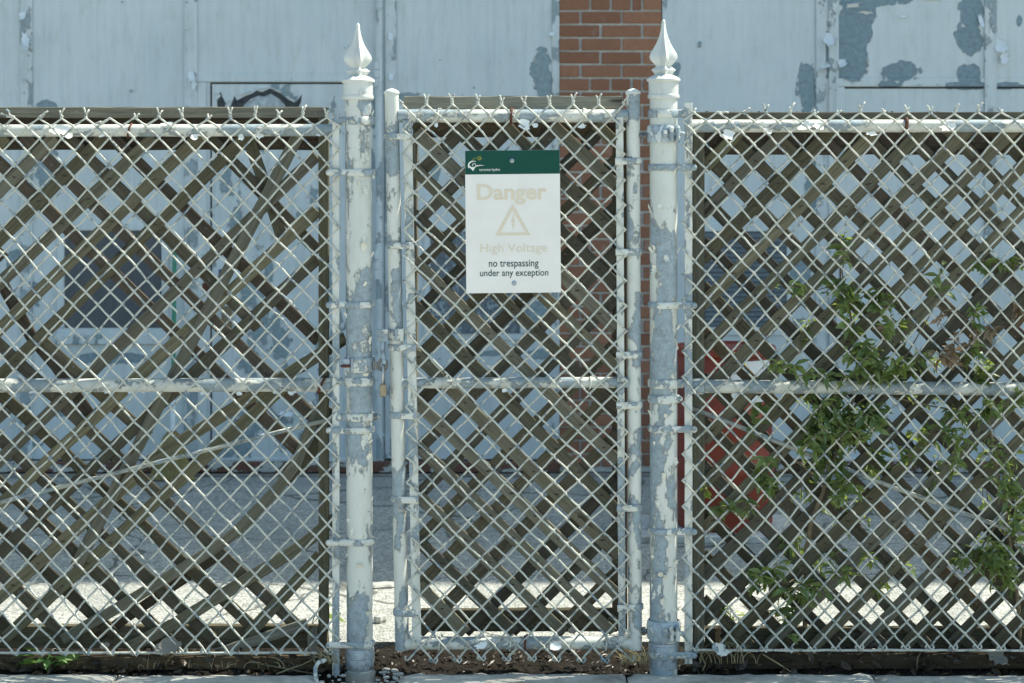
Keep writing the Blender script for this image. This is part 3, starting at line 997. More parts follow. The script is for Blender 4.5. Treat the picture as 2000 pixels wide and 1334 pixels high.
def hinge(py_, hpx):
    z = fz(py_)
    q = MB()
    n = 24
    q.tube([(fx(1296) + math.cos(a) * (r1 + .0045), PY0 + math.sin(a) * (r1 + .0045), z) for a in [2 * math.pi * i / n for i in range(n)]], 1.0, 12, flat=(.0055, hpx * FS / 2), closed=True)
    hc = q.build('hinge_clamp', flaking('clamp_' + str(py_), base=(.62, .66, .66), under=(.31, .37, .41), thr=.47, scale=14, crack=.3), RP, smooth=50)
    for dx in (13, 25):
        q = MB(); q.box((fx(1296 + dx - 4.5), -.050, z - .022), (fx(1296 + dx + 3.5), -.012, z + .022), .004); q.build('clamp_lug', M['band'], hc)
    q = MB(); q.tube([(fx(1300), -.036, z), (fx(1331), -.036, z)], .0075, 10, dome=True); q.build('clamp_bolt', M['band'], hc, smooth=40)
    q = MB()
    q.lathe((0, 0, 0), [(.0135, 0), (.0135, .011), (.010, .0135)], 6)
    q.v = [(fx(1300) - zz, -.036 + x, z + y) for x, y, zz in q.v]; q.build('nut', M['band'], hc)
    q = MB(); q.tube([(fx(1246), .014, z - .004), (fx(1275), .014, z - .004)], .0075, 10, dome=True); q.build('hinge_pin', M['dark_steel'], hc, smooth=40)
    q = MB(); q.lathe((0, 0, 0), [(.013, 0), (.013, .010)], 6); q.v = [(fx(1254) + zz, .014 + x, z - .004 + y) for x, y, zz in q.v]; q.build('nut', M['dark_steel'], hc)


hinge(262, 34)
hinge(1229, 38)


# ------------------------------------------------------------------ chain link
WR = .0030


def weave(parent, cols, rows, topA, px_skew=None, yc=-.006, sd=1, bent=(), bottom='knuckle'):
    """cols: x of the node columns (px), A columns carry the barbs; rows: y of the node rows (px), even rows on A columns.
    Each zigzag wire is a part of its own; its falling strokes lie in front, its rising strokes behind."""
    rr = random.Random(sd)
    sk = px_skew or (lambda x, y: x)
    isA = lambda c: (c + topA) % 2 == 0
    jit = {}

    def node(c, r):
        if (c, r) not in jit:
            e = 0 if c in (0, len(cols) - 1) else 1
            jit[(c, r)] = (rr.uniform(-1.3, 1.3) * e, rr.uniform(-1.2, 1.2))
        j = jit[(c, r)]
        x = cols[c] + j[0]; y = rows[r] + j[1]
        e = 0 if c in (0, len(cols) - 1) else 1
        x += e * 5.0 * mn.noise((x * .006, y * .006, sd)); y += e * 6.0 * mn.noise((x * .006 + 9, y * .005, sd))
        return sk(x, y), y
    for c in range(len(cols) - 1):
        a, b_ = c, c + 1
        A = a if isA(a) else b_
        B = b_ if A == a else a
        pts, rad = [], []
        sA = 1 if cols[A] > cols[B] else -1     # outward side at the A column
        nr = len(rows)
        dep = .0034

        def put(x, y, d, k=1.0):
            pts.append((fx(x), yc + d - .005 * mn.noise((x * .007, y * .007, 4)) , fz(y))); rad.append(WR * k * rr.uniform(.93, 1.12))
        # barb at the top: the two wires of an A column twist together and splay
        x0, y0 = node(A, 0)
        hh = rr.uniform(5, 12.5)
        lean = bent.get(A, (0, 0)) if isinstance(bent, dict) else (0, 0)
        lx, ly = lean
        ph = 0 if sA > 0 else math.pi
        tipx = (rr.uniform(3, 7)) * (1 if sA > 0 else -1)
        tl = rr.uniform(5, 10)
        top = []
        bx, by = x0 + lx, y0 - hh + ly
        top.append((bx + tipx + lx * .6, by - tl + ly * .4, rr.uniform(-.004, .004)))
        top.append((bx + tipx * .45, by - tl * .4, 0))
        for i in range(7):
            t = i / 6
            an = ph + t * math.pi * 2.4
            xx = bx + (x0 - bx) * t + math.cos(an) * 2.0; yy = by + (y0 - by) * t
            top.append((xx, yy, math.sin(an) * .0032))
        for x_, y_, d_ in top:
            put(x_, y_, d_, .95)
        for r in range(nr):
            cc = A if r % 2 == 0 else B
            x, y = node(cc, r)
            side = 1 if cols[cc] > cols[A if cc == B else B] else -1
            if r == 0:
                continue
            # stroke from the previous node: falling to the right = front, else behind
            going_right = side > 0
            dprev = -dep if going_right else dep
            dnext = dep if going_right else -dep
            xp, yp = node(A if cc == B else B, r - 1)
            for t in (.33, .66):
                put(xp + (x - xp) * t + rr.uniform(-.5, .5), yp + (y - yp) * t + rr.uniform(-.5, .5), dprev)
            if r < nr - 1:
                put(x - side * 1.2, y - 1.6, dprev, 1.08)
                put(x + side * 1.5, y, 0, 1.12)
                put(x - side * 1.2, y + 1.6, dnext, 1.08)
            else:
                # knuckle: the end is turned back over its neighbour
                put(x, y + 2, dprev)
                put(x + side * 4, y + 5, dprev * 1.6)
                put(x + side * 8, y + 1, 0)
                put(x + side * 6, y - 5, -dprev * 1.4)
        q = MB(); q.tube(pts, rad, 6)
        q.build('wire', M['wire'], parent, smooth=True)


def cyl(parent, name, x0, x1, py0, py1, rpx, yc, mat, n=24):
    q = MB()
    k = 14
    q.tube([(fx(x0 + (x1 - x0) * i / k), yc, fz(py0 + (py1 - py0) * i / k)) for i in range(k + 1)], rpx * FS, n)
    return q.build(name, mat, parent, smooth=50)


def tie(parent, px, py, rpx, yc, mat, tilt=0.0, thick=.003, tail=True):
    q = MB()
    n = 16
    R_ = rpx * FS + thick * .6
    pts = [(fx(px) + tilt * math.sin(a) * R_ + .004 * a / 6, yc + math.cos(a) * (R_ + .004) - .004, fz(py) + math.sin(a) * R_) for a in [1.2 + 5.6 * i / n for i in range(n + 1)]]
    if tail:
        pts.append((pts[-1][0] + .004, pts[-1][1] - .006, pts[-1][2] + .012))
    q.tube(pts, thick, 6)
    return q.build('wire_tie', mat, parent, smooth=True)


def flat_bar(parent, xa, xb_, ya, yb, y0, y1, name, mat, skew=None):
    sk = skew or (lambda x, y: x)
    q = MB()
    n = 18
    vs, fs = [], []
    for i in range(n + 1):
        py_ = ya + (yb - ya) * i / n
        w = .6 * mn.noise((py_ * .02, xa, 0))
        for x_, y_ in ((xa + .8, y0), (xb_ - .8, y0), (xb_, y0 + .0015), (xb_, y1), (xa, y1), (xa, y0 + .0015)):
            vs.append((fx(sk(x_, py_) + w), y_, fz(py_)))
    for i in range(n):
        for k_ in range(6):
            j = (k_ + 1) % 6
            fs.append((i * 6 + k_, i * 6 + 6 + k_, i * 6 + 6 + j, i * 6 + j))
    fs.append(tuple(range(6))); fs.append(tuple(range(n * 6 + 5, n * 6 - 1, -1)))
    q.add(vs, fs)
    return q.build(name, mat, parent)


RY = .030           # rails run behind the wire
# --- left fence panel
LF = thing('chain_link_fence', 'chain-link fence panel left of the gate, in front of the broken lattice', 'fence', (fx(320), 0, 0))
cyl(LF, 'top_rail', -480, 652, 256, 254, 12.0, RY, M['rail'])
cyl(LF, 'middle_rail', -480, 655, 755, 752, 13.5, RY, M['rail'])
q = MB(); q.lathe((0, 0, 0), [(12.6 * FS, 0), (13.5 * FS, .002), (13.5 * FS, .016), (12.6 * FS, .018)], 24)
q.v = [(fx(646) + zz, RY + x, fz(255) + y) for x, y, zz in q.v]; q.build('rail_end', M['zinc'], LF, smooth=40)
flat_bar(LF, 650, 664, 222, 1316, -.002, .005, 'tension_bar', M['bar'])
q = MB(); q.tube([(fx(x), -.006 + .003 * math.sin(x * .13), fz(1271 + 1.5 * mn.noise((x * .01, 3, 0)))) for x in range(-480, 640, 20)], .0038, 8); q.build('tension_wire', M['wire'], LF, smooth=True)
q = MB(); q.tube([at(-480, 1104, .045), at(300, 905, .045), at(648, 818, .045)], .0068, 10); q.build('truss_rod', M['rod'], LF, smooth=True)
nA = 16
colsL = [664 - 23.4 * k_ for k_ in range(49)][::-1]
rowsL = [230, 247] + [269 + 25.0 * k_ for k_ in range(41)]
# columns: last column (664) is a B column, so the A columns are those at odd distance from it
topA = (len(colsL) - 2) % 2
bentL = {}
for c in range(len(colsL)):
    if (c + topA) % 2 == 0:
        x = colsL[c]
        if 190 < x < 236: bentL[c] = (-16, 22)
        elif x < 60: bentL[c] = (-12, 4)
        elif 60 < x < 100: bentL[c] = (9, 3)
        elif 250 < x < 285: bentL[c] = (3, 7)
        elif 390 < x < 420: bentL[c] = (4, 4)
        else: bentL[c] = (R.uniform(-2, 3), R.uniform(-3, 2))
weave(LF, colsL, rowsL, topA, sd=3, bent=bentL)
tie(LF, 252, 255, 12, RY, M['rust'], .3, .0032)
tie(LF, 626, 753, 13.5, RY, M['rust'], .5, .0042)
# paint hanging off the rails
WF = plain('white_flake', (.78, .79, .76), .55, 0, .06, 20, .1)
for (px, py_, w, h, cu, ro_, sd_) in ((118, 243, 40, 22, .9, .1, 1), (137, 256, 20, 18, 1.2, -.3, 3), (330, 238, 24, 9, 1.4, 0, 2), (470, 262, 12, 14, .6, .4, 4), (505, 258, 9, 14, .5, .2, 5), (383, 262, 14, 12, .7, -.3, 6)):
    flake((fx(px), RY - .0205, fz(py_)), w * FS, h * FS, cu, ro_, sd_, WF, LF, side=-1)
for i in range(16):
    px = R.uniform(0, 640)
    flake((fx(px), RY - .019, fz(R.choice((764, 763, 262)))), R.uniform(6, 14) * FS, R.uniform(4, 9) * FS, R.uniform(.4, 1.3), R.uniform(-.4, .4), i + 30, WF, LF, side=-1)

# --- right fence panel
RF = thing('chain_link_fence', 'chain-link fence panel right of the gate, with a shrub growing through it', 'fence', (fx(1680), 0, 0))
cyl(RF, 'top_rail', 1350, 2480, 246, 246, 12.5, RY, M['rail'])
cyl(RF, 'middle_rail', 1352, 2480, 755, 765, 13.0, RY, M['rail'])
q = MB(); q.tube([(fx(1349), RY, fz(755)), (fx(1352), RY, fz(755)), (fx(1374), RY, fz(755)), (fx(1376), RY, fz(755))], [.019, .0245, .0250, .021], 24); q.build('rail_end', M['band'], RF, smooth=50)
flat_bar(RF, 1336, 1351, 201, 1293, -.002, .005, 'tension_bar', M['bar'])
q = MB(); q.tube([(fx(x), -.006 + .003 * math.sin(x * .11), fz(1266 + 1.5 * mn.noise((x * .01, 8, 0)))) for x in range(1356, 2480, 20)], .0038, 8); q.build('tension_wire', M['wire'], RF, smooth=True)
q = MB(); q.tube([at(1352, 797, .045), at(1700, 935, .045), at(2480, 1222, .045)], .0070, 10); q.build('truss_rod', M['rod'], RF, smooth=True)
colsR = [1332.5 + 22.95 * k_ for k_ in range(50)]
rowsR = [221, 238] + [258 + 25.1 * k_ for k_ in range(41)]
bentR = {c: (R.uniform(-2, 4), R.choice((0, 0, 2, 6, 8))) for c in range(len(colsR))}
for c in range(len(colsR)):
    if 1395 < colsR[c] < 1410: bentR[c] = (10, 14)
    if 1440 < colsR[c] < 1455: bentR[c] = (5, 10)
weave(RF, colsR, rowsR, 1, sd=5, bent=bentR)
tie(RF, 1767, 246, 12.5, RY, M['rust'], .2, .0055)
for (px, py_, w, h, cu, ro_, sd_) in ((1418, 252, 26, 24, .8, .2, 1), (1500, 250, 18, 14, .6, -.3, 3), (1568, 238, 26, 20, 1.2, .3, 2), (1600, 240, 24, 16, 1.0, -.2, 4), (1700, 256, 20, 10, .8, 0, 5), (1850, 240, 30, 18, .9, .1, 7)):
    flake((fx(px), RY - .0205, fz(py_)), w * FS, h * FS, cu, ro_, sd_, WF, RF, side=-1)
flake((fx(1410), -.014, fz(1252)), 32 * FS, 24 * FS, .9, -.5, 12, M['band'], RF, side=-1)

# --- the gate
GSK = lambda x, y: x + (y - 215) / 1050 * (20 + (x - 765) / 472 * (4 - 20))
GT = thing('chain_link_gate', 'narrow painted chain-link gate with lattice behind it and the warning sign', 'gate', (fx(1005), PY0, fz(1268)))


def stile(px, rpx, y0, y1, name):
    q = MB()
    k_ = 16
    q.tube([(fx(GSK(px, y0 + (y1 - y0) * i / k_)), PY0, fz(y0 + (y1 - y0) * i / k_)) for i in range(k_ + 1)], rpx * FS, 24)
    o = q.build(name, M['tube'], GT, smooth=50)
    q = MB()
    c = (fx(GSK(px, y0)), PY0, 0)
    r_ = rpx * FS
    q.lathe(c, [(r_ * .95, fz(y0 + 3)), (r_ * 1.10, fz(y0 + 2.5)), (r_ * 1.14, fz(y0)), (r_ * 1.06, fz(y0 - 2.5)), (r_ * .6, fz(y0 - 6.5)), (r_ * .12, fz(y0 - 8.5))], 24)
    q.build('dome_cap', M['cap'], o, smooth=50)
    return o


SL = stile(765.5, 13.6, 181, 1269, 'stile')
SR = stile(1236.5, 13.4, 181, 1268, 'stile')
cyl(GT, 'top_rail', 778, 1226, 226.5, 226.5, 12.6, PY0, M['rail'])
cyl(GT, 'middle_rail', GSK(775, 748), GSK(1228, 748), 748, 747, 10.8, PY0, M['rail'])
cyl(GT, 'bottom_rail', GSK(765, 1256), GSK(1236, 1256), 1256, 1255, 12.6, PY0, M['rail'])
flat_bar(GT, 787, 805, 235, 1256, -.002, .005, 'tension_bar', M['bar'], GSK)
flat_bar(GT, 1202, 1216.5, 229, 745, -.002, .005, 'tension_bar', M['bar'], GSK)
flat_bar(GT, 1202, 1216.5, 747.5, 1250, -.0015, .005, 'tension_bar', M['bar'], GSK)
for py_ in (266, 479, 678, 810, 974, 1195):
    band(GT, fx(GSK(765.5, py_)), 13.6 * FS, fx(GSK(805, py_)), py_, .0100, ball=False, y_bar=-.0105, thick=.003)
for py_ in (315, 492, 692, 790, 990, 1184):
    band(GT, fx(GSK(1236.5, py_)), 13.4 * FS, fx(GSK(1200, py_)), py_, .0100, ball=False, y_bar=-.0105, thick=.003)
colsG = [787.3 + 23.9 * k_ for k_ in range(19)]
rowsG = [205, 229] + [253 + 24.5 * k_ for k_ in range(43)]
bentG = {c: (R.uniform(-2, 2), R.uniform(-2, 2)) for c in range(len(colsG))}
weave(GT, colsG, rowsG, 0, px_skew=lambda x, y: x + (y - 215) / 1050 * 12, sd=9, bent=bentG)
for px, py_, rp in ((854, 226, 12.6), (1137, 226, 12.6), (866, 748, 10.8), (1151, 748, 10.8), (857, 1256, 12.6), (995, 1256, 12.6), (1182, 1256, 12.6)):
    tie(GT, px, py_, rp, PY0, M['wire'], .15)
tie(GT, 997, 227, 12.6, PY0, M['rust'], .1, .0042)
tie(GT, 1024, 1256, 12.6, PY0, M['rust'], .1, .0035)
for (px, py_, w, h, cu, ro_, sd_) in ((1018, 232, 20, 26, .6, .5, 1), (1045, 240, 12, 10, .7, 0, 3), (1135, 242, 14, 10, .6, .2, 2), (853, 240, 8, 10, .6, 0, 4), (1085, 1250, 22, 16, .8, 0, 6), (940, 1250, 24, 14, .7, .2, 7), (985, 757, 10, 8, .5, 0, 8)):
    flake((fx(px), PY0 - .0215, fz(py_)), w * FS, h * FS, cu, ro_, sd_, WF, GT, side=-1)
# fork latch on the left stile
cz = fz(653)
xs = fx(GSK(765.5, 653))
q = MB()
n = 20
rs = 13.6 * FS
q.tube([(xs + math.cos(a) * (rs + .003), PY0 + math.sin(a) * (rs + .003), cz) for a in [2 * math.pi * i / n for i in range(n)]], 1.0, 10, flat=(.003, 11.5 * FS), closed=True)
fl = q.build('fork_collar', M['band'], GT, smooth=40)
q = MB(); q.box((fx(738), -.016, fz(642)), (fx(759), .006, fz(665)), .002); q.build('fork_lug', M['band'], fl)
q = MB(); q.box((fx(772.5), -.020, fz(640)), (fx(789), -.004, fz(664)), .002); q.build('fork_lug', M['band'], fl)
q = MB(); q.tube([(fx(748), -.008, fz(664)), (fx(748.5), -.010, fz(690)), (fx(751), -.016, fz(701)), (fx(752), -.018, fz(706))], .0062, 10, dome=True); q.build('fork_arm', M['zinc'], fl, smooth=40)

# padlock hanging on the eye plate, seen edge-on
pl = thing('padlock', 'small worn brass padlock hanging on the latch left of the gate', 'padlock', (fx(750), -.02, fz(771)))
q = MB(); q.box((fx(744), -.038, fz(747)), (fx(756.5), -.002, fz(770.5)), .0025); q.build('body', M['brass'], pl)
q = MB()
q.tube([(fx(750), -.034, fz(748)), (fx(750), -.034, fz(722)), (fx(749.6), -.028, fz(715)), (fx(749.4), -.019, fz(711)), (fx(749.4), -.011, fz(709.5)), (fx(749.6), -.004, fz(713)), (fx(750), -.0035, fz(722)), (fx(750), -.0035, fz(748))], .0036, 10)
q.build('shackle', plain('shackle_steel', (.45, .45, .44), .3, .8, .15), pl, smooth=True)

# ------------------------------------------------------------------ the sign
SY = -.020
sg = thing('warning_sign', 'white metal danger high voltage sign with dark green band, screwed to the gate', 'sign', tuple(at(1003, 572, SY)))


def sign_mat(name, c, fade, amt):
    b = NT(name)
    n1 = b.noise(b.pos, 14, 4, .6); n2 = b.noise(b.pos, 300, 3, .7); n3 = b.noise(b.pos, 45, 5, .6)
    cc = b.mix(b.ramp(n1, .3, .7, 0, amt), c, fade)
    cc = b.mix(b.ramp(n2, .60, .72, 0, .25), cc, tuple(x * .75 for x in c))
    cc = b.mix(b.ramp(n3, .66, .72, 0, .3), cc, tuple(min(1, x * .8) for x in c))
    return b.done(cc, .42, b.bump(n2, .08, .001), spec=.2)


s_white = sign_mat('sign_white', (.82, .785, .74), (.76, .72, .665), .7)
s_green = sign_mat('sign_green', (.003, .062, .045), (.005, .072, .053), .6)
s_fade = sign_mat('sign_faded_print', (.71, .59, .44), (.73, .645, .52), 1.0)
s_dark = sign_mat('sign_dark_print', (.012, .055, .060), (.02, .07, .07), .6)
s_yel = sign_mat('sign_yellow', (.55, .47, .04), (.5, .45, .06), .5)


def rot_s(px, py):
    """the sign hangs about half a degree off plumb"""
    a = math.radians(-.55)
    dx, dy = px - 1002, py - 433
    return 1002 + dx * math.cos(a) + dy * -math.sin(a) * 1, 433 + dy * math.cos(a) + dx * math.sin(a)


def sp(px, py, dy=0.0):
    x, y = rot_s(px, py)
    return at(x, y, SY) + Vector((0, dy, 0))


def poly(pts, dy, mat, name, parent, th=.0):
    q = MB()
    vs = [sp(x, y, dy) for x, y in pts]
    n = len(vs)
    if th:
        vs2 = vs + [v + Vector((0, th, 0)) for v in vs]
        q.add(vs2, [tuple(range(n))[::-1], tuple(range(n, 2 * n))] + [(i, (i + 1) % n, n + (i + 1) % n, n + i) for i in range(n)])
    else:
        q.add(vs, [tuple(range(n))])
    return q.build(name, mat, parent)


def strip(pts, w, dy, mat, name, parent, closed=False):
    """a flat printed stroke; w may be one width or one per point"""
    m_ = len(pts)
    ws = w if isinstance(w, (list, tuple)) else [w] * m_
    vs, fs = [], []
    for i in range(m_):
        a = Vector(pts[(i - 1) % m_ if closed else max(i - 1, 0)]); c = Vector(pts[(i + 1) % m_ if closed else min(i + 1, m_ - 1)]); p = Vector(pts[i])
        t = (c - a).normalized(); n_ = Vector((-t.y, t.x))
        k_ = 1.0
        if closed or 0 < i < m_ - 1:
            t1 = (p - a).normalized(); k_ = 1 / max(.35, abs(Vector((-t1.y, t1.x)).dot(n_)))
        vs += [sp(*(p + n_ * ws[i] / 2 * k_), dy), sp(*(p - n_ * ws[i] / 2 * k_), dy)]
    for i in range(m_ if closed else m_ - 1):
        j = (i + 1) % m_
        fs.append((2 * i, 2 * j, 2 * j + 1, 2 * i + 1))
    q = MB(); q.add(vs, fs)
    return q.build(name, mat, parent)


plate = poly([(909.5, 293.5), (1094.5, 293.5), (1094.5, 572), (909.5, 572)], 0, s_white, 'plate', sg, .002)
poly([(909.7, 293.7), (1094.3, 293.7), (1094.3, 340), (909.7, 340)], -.0004, s_green, 'green_band', sg)


def text(body, x0, x1, ytop, ybase, mat, name, bold=0.0, capchar='H', parent=sg):
    """lettering fitted between x0 and x1, with the capitals (or ascenders) from ytop to ybase"""
    cu = bpy.data.curves.new('lettering', 'FONT')
    cu.body = body; cu.size = 1.0; cu.offset = bold; cu.resolution_u = 4
    ob = bpy.data.objects.new('lettering', cu)
    col.objects.link(ob)
    bpy.context.view_layer.update()
    dg = bpy.context.evaluated_depsgraph_get()
    me = bpy.data.meshes.new_from_object(ob.evaluated_get(dg))
    bpy.data.objects.remove(ob)
    xs_ = [v.co.x for v in me.vertices]; ys_ = [v.co.y for v in me.vertices]
    mn_, mx_ = min(xs_), max(xs_); top_ = max(ys_)
    for v in me.vertices:
        px = x0 + (v.co.x - mn_) / (mx_ - mn_) * (x1 - x0)
        py_ = ybase - v.co.y / top_ * (ybase - ytop)
        v.co = sp(px, py_, -.0007) - world_loc(parent)
    me.materials.append(mat)
    # face the street
    me.update()
    o = bpy.data.objects.new(name, me); col.objects.link(o); o.parent = parent
    return o


text('Danger', 932, 1068.5, 359, 389, s_fade, 'lettering', .022)
strip([(1001.5, 404), (1031, 457), (972, 457)], 5.6, -.0007, s_fade, 'warning_triangle', sg, True)
poly([(1003, 419), (998.5, 433), (1002, 433), (999.6, 441), (1001.8, 441), (1002, 449), (1005, 439.5), (1003, 440), (1006, 430), (1002.5, 430.5), (1005, 419)], -.0007, s_fade, 'lightning_bolt', sg)
text('High Voltage', 938, 1068, 475.5, 492, s_fade, 'lettering', 0.0)
text('no trespassing', 954, 1051, 507.5, 520.5, s_dark, 'lettering', .006)
text('under any exception', 936.5, 1070, 526, 538.8, s_dark, 'lettering', .006)
text('toronto hydro', 937, 977.5, 328, 333.2, s_white, 'lettering', .004)
# emblem on the green band: swirling figure under a star
arc = []
for i in range(11):
    a = math.radians(-62 - 150 * i / 10)
    arc.append((926 + 10 * math.cos(a) + .2, 322.5 + 8.5 * math.sin(a)))
strip(arc, [.5, 1.0, 1.5, 2.0, 2.4, 2.7, 2.9, 3.0, 3.0, 3.2, 3.6], -.0008, s_white, 'emblem', sg)
poly([(916.8, 324.5), (920, 328), (925, 333.5), (927.5, 329), (930, 325), (938, 323.2), (948, 322.4), (939, 321.6), (931, 322.4), (926.5, 325.6), (922, 325.5), (918.5, 323)], -.00085, s_white, 'emblem', sg)
strip([(924.8, 323.6), (924, 321.2), (925.4, 318.8), (928, 318.4), (930, 320), (929.9, 322.4)], 1.1, -.0008, s_white, 'emblem', sg)
for k_ in range(8):
    a = math.pi * k_ / 4 + .25
    r_ = 6.8 if k_ % 2 == 0 else 5.4
    cx_, cy_ = 937.6, 308.6
    poly([(cx_ + 1.7 * math.cos(a) - .55 * math.sin(a), cy_ + 1.7 * math.sin(a) + .55 * math.cos(a)), (cx_ + r_ * math.cos(a), cy_ + r_ * math.sin(a)), (cx_ + 1.7 * math.cos(a) + .55 * math.sin(a), cy_ + 1.7 * math.sin(a) - .55 * math.cos(a))], -.0008, s_yel, 'star_ray', sg)
strip([(922, 313), (926, 309.6), (930.5, 307.8)], .6, -.0008, s_yel, 'star_trail', sg)
for px, py_ in ((1001, 314), (1003, 553)):
    q = MB(); q.lathe((0, 0, 0), [(4.7 * FS, 0), (4.6 * FS, .0014), (3.6 * FS, .0032), (1.6 * FS, .0042), (.0003, .0044)], 20)
    c = sp(px, py_, -.0005)
    q.v = [(c.x + x, c.y - zz, c.z + y) for x, y, zz in q.v]
    q.build('screw', M['zinc'], sg, smooth=40)

# ------------------------------------------------------------------ timber lattice screens
SW = .0375


def slat(parent, p, y, mat, w=SW, d=.0075, sd=0, name='slat'):
    s = (y - CAM_Y) / FPX
    path = [((px - HX) * s, CAM_Z - (py_ - HY) * s) for px, py_ in p]
    q = MB(); q.plank(path, y, w, d, seed=sd)
    return q.build(name, mat, parent)


def board(parent, x0, y0, x1, y1, ya, yb, mat, name, sd=0, horiz=True, wob=.0012):
    """frame board given by its outline on the photograph at its front face ya"""
    s = (ya - CAM_Y) / FPX
    X0, X1 = (x0 - HX) * s, (x1 - HX) * s; Z0, Z1 = CAM_Z - (y1 - HY) * s, CAM_Z - (y0 - HY) * s
    q = MB()
    if horiz:
        q.plank([(X0, (Z0 + Z1) / 2), (X1, (Z0 + Z1) / 2)], (ya + yb) / 2, Z1 - Z0, yb - ya, wob, sd)
    else:
        q.plank([((X0 + X1) / 2, Z0), ((X0 + X1) / 2, Z1)], (ya + yb) / 2, X1 - X0, yb - ya, wob, sd)
    return q.build(name, mat, parent)


YF, YB = .082, .0915          # front and back layers of slats
W, WPALE, WBR, WGR, WBK = M['wood'], M['wood_pale'], M['wood_brown'], M['wood_green'], M['wood_back']


def staples(parent, pts, y):
    q = MB(); rr = random.Random(3)
    s = (y - CAM_Y) / FPX
    for px, py_ in pts:
        c = Vector(((px - HX) * s, y, CAM_Z - (py_ - HY) * s))
        w = rr.uniform(.0045, .0075); h = rr.uniform(.0012, .002); a = rr.uniform(-.5, .3)
        vs = []
        for dx, dz in ((-w, -h), (w, -h * .6), (w * 1.1, h), (-w * .8, h * 1.3)):
            for dy in (-.0012, .002):
                vs.append((c.x + dx * math.cos(a) - dz * math.sin(a), c.y + dy, c.z + dx * math.sin(a) + dz * math.cos(a)))
        q.add(vs, [(0, 2, 4, 6), (7, 5, 3, 1), (0, 1, 3, 2), (2, 3, 5, 4), (4, 5, 7, 6), (6, 7, 1, 0)])
    return q.build('staples', M['staple'], parent, kind='stuff')


def cross(a, b):
    (x1, y1), (x2, y2) = a; (x3, y3), (x4, y4) = b
    d = (x1 - x2) * (y3 - y4) - (y1 - y2) * (x3 - x4)
    if abs(d) < 1e-6: return None
    px = ((x1 * y2 - y1 * x2) * (x3 - x4) - (x1 - x2) * (x3 * y4 - y3 * x4)) / d
    py_ = ((x1 * y2 - y1 * x2) * (y3 - y4) - (y1 - y2) * (x3 * y4 - y3 * x4)) / d
    for (u, v) in (a, b):
        if not (min(u[0], v[0]) - 1 <= px <= max(u[0], v[0]) + 1 and min(u[1], v[1]) - 1 <= py_ <= max(u[1], v[1]) + 1):
            return None
    return px, py_


# --- left screen, broken: every slat traced
LL = thing('lattice_screen', 'broken grey timber lattice with loose crooked slats behind the left fence panel', 'lattice', (at(320, 1232, .09).x, .09, at(0, 1266, .1).z))
frontL = [((-40, 414), (105, 268)), ((-40, 507), (205, 266)), ((-40, 591), (300, 268)), ((-40, 681), (392, 264)), ((-40, 774), (482, 266)), ((-40, 937), (617, 305)),
          ((-40, 1024), (619, 412)), ((-40, 1118), (619, 505)), ((-40, 1200), (262, 935)), ((10, 1245), (560, 750)), ((285, 905), (675, 660)), ((625, 1085), (485, 1240)), ((-40, 847), (12, 800))]
backL = [((215, 265), (622, 665)), ((405, 265), (622, 492)), ((130, 265), (505, 640)), ((45, 265), (625, 828)), ((-40, 281), (582, 880)), ((78, 663), (290, 853)),
         ((-40, 637), (590, 1232)), ((-40, 732), (505, 1235)), ((-40, 820), (415, 1248)), ((-40, 906), (330, 1250)), ((-40, 996), (225, 1240)), ((-40, 1080), (130, 1245)), ((-40, 1175), (20, 1230)), ((-40, 460), (8, 505))]
def run_out(lines, sg_):
    out = []
    for p in lines:
        (xa, ya), (xb_, yb) = p
        if xa == -40:
            m_ = (yb - ya) / (xb_ - xa)
            xe = -480.0; ye = ya + m_ * (xe - xa)
            if ye > 1245: xe = xa + (1245 - ya) / m_; ye = 1245
            if ye < 265: xe = xa + (265 - ya) / m_; ye = 265
            p = ((xe, ye), (xb_, yb))
        out.append(p)
    k2 = 0
    while True:                       # the stretch beyond the picture, still whole
        k2 += 1
        if sg_ < 0:
            a_, b2 = (-480, 414 - 92 * k2 + 415), (-480 + 560, 0)
            x_top = 105 - 95 * k2
            if x_top < -460: break
            out.append(((max(-480, x_top - 1000), min(1245, 268 + .97 * (x_top + 480))), (x_top, 268)))
        else:
            x_b = 20 - 93 * k2
            if x_b < -460: break
            out.append(((-480, max(265, 1240 - .95 * (x_b + 480))), (x_b, 1240)))
    return out


frontL, backL = run_out(frontL, -1), run_out(backL, 1)
for i, p in enumerate(frontL):
    mt = WGR if i in (9, 11) else W
    slat(LL, p, YF, mt, sd=i)
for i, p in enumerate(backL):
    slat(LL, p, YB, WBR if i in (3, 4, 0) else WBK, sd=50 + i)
# loose and bent pieces
slat(LL, [(580, 268), (148, 1107)], YF - .012, WPALE, sd=90)
slat(LL, [(485, 268), (552, 465)], YB + .008, W, sd=91)
slat(LL, [(0, 545), (60, 655), (110, 715), (182, 820)], YB + .010, WBR, sd=92)
slat(LL, [(624, 795), (600, 852), (578, 906), (545, 950), (509, 990), (466, 1035), (420, 1070), (367, 1103), (292, 1150), (225, 1190), (120, 1250)], YF - .010, WGR, w=.033, sd=93)
slat(LL, [(650, 800), (612, 880), (560, 945)], YB + .008, W, w=.03, sd=94)
slat(LL, [(440, 1075), (190, 1245)], YB - .004 + .014, WBR, w=.030, sd=95)
slat(LL, [(655, 1012), (588, 1067), (475, 1137), (345, 1216), (255, 1264)], YF - .011, WGR, sd=96)
slat(LL, [(600, 1218), (375, 1292)], YF - .013, WPALE, w=.032, sd=97)
slat(LL, [(629, 762), (632, 812)], YF - .02, W, w=.022, sd=98)
pts = [cross(a, b_) for a in frontL for b_ in backL]
staples(LL, [p for p in pts if p and 280 < p[1] < 1215 and R.random() < .75], YF - .0042)
board(LL, -480, 209, 640, 230, .050, .072, W, 'top_batten', 1)
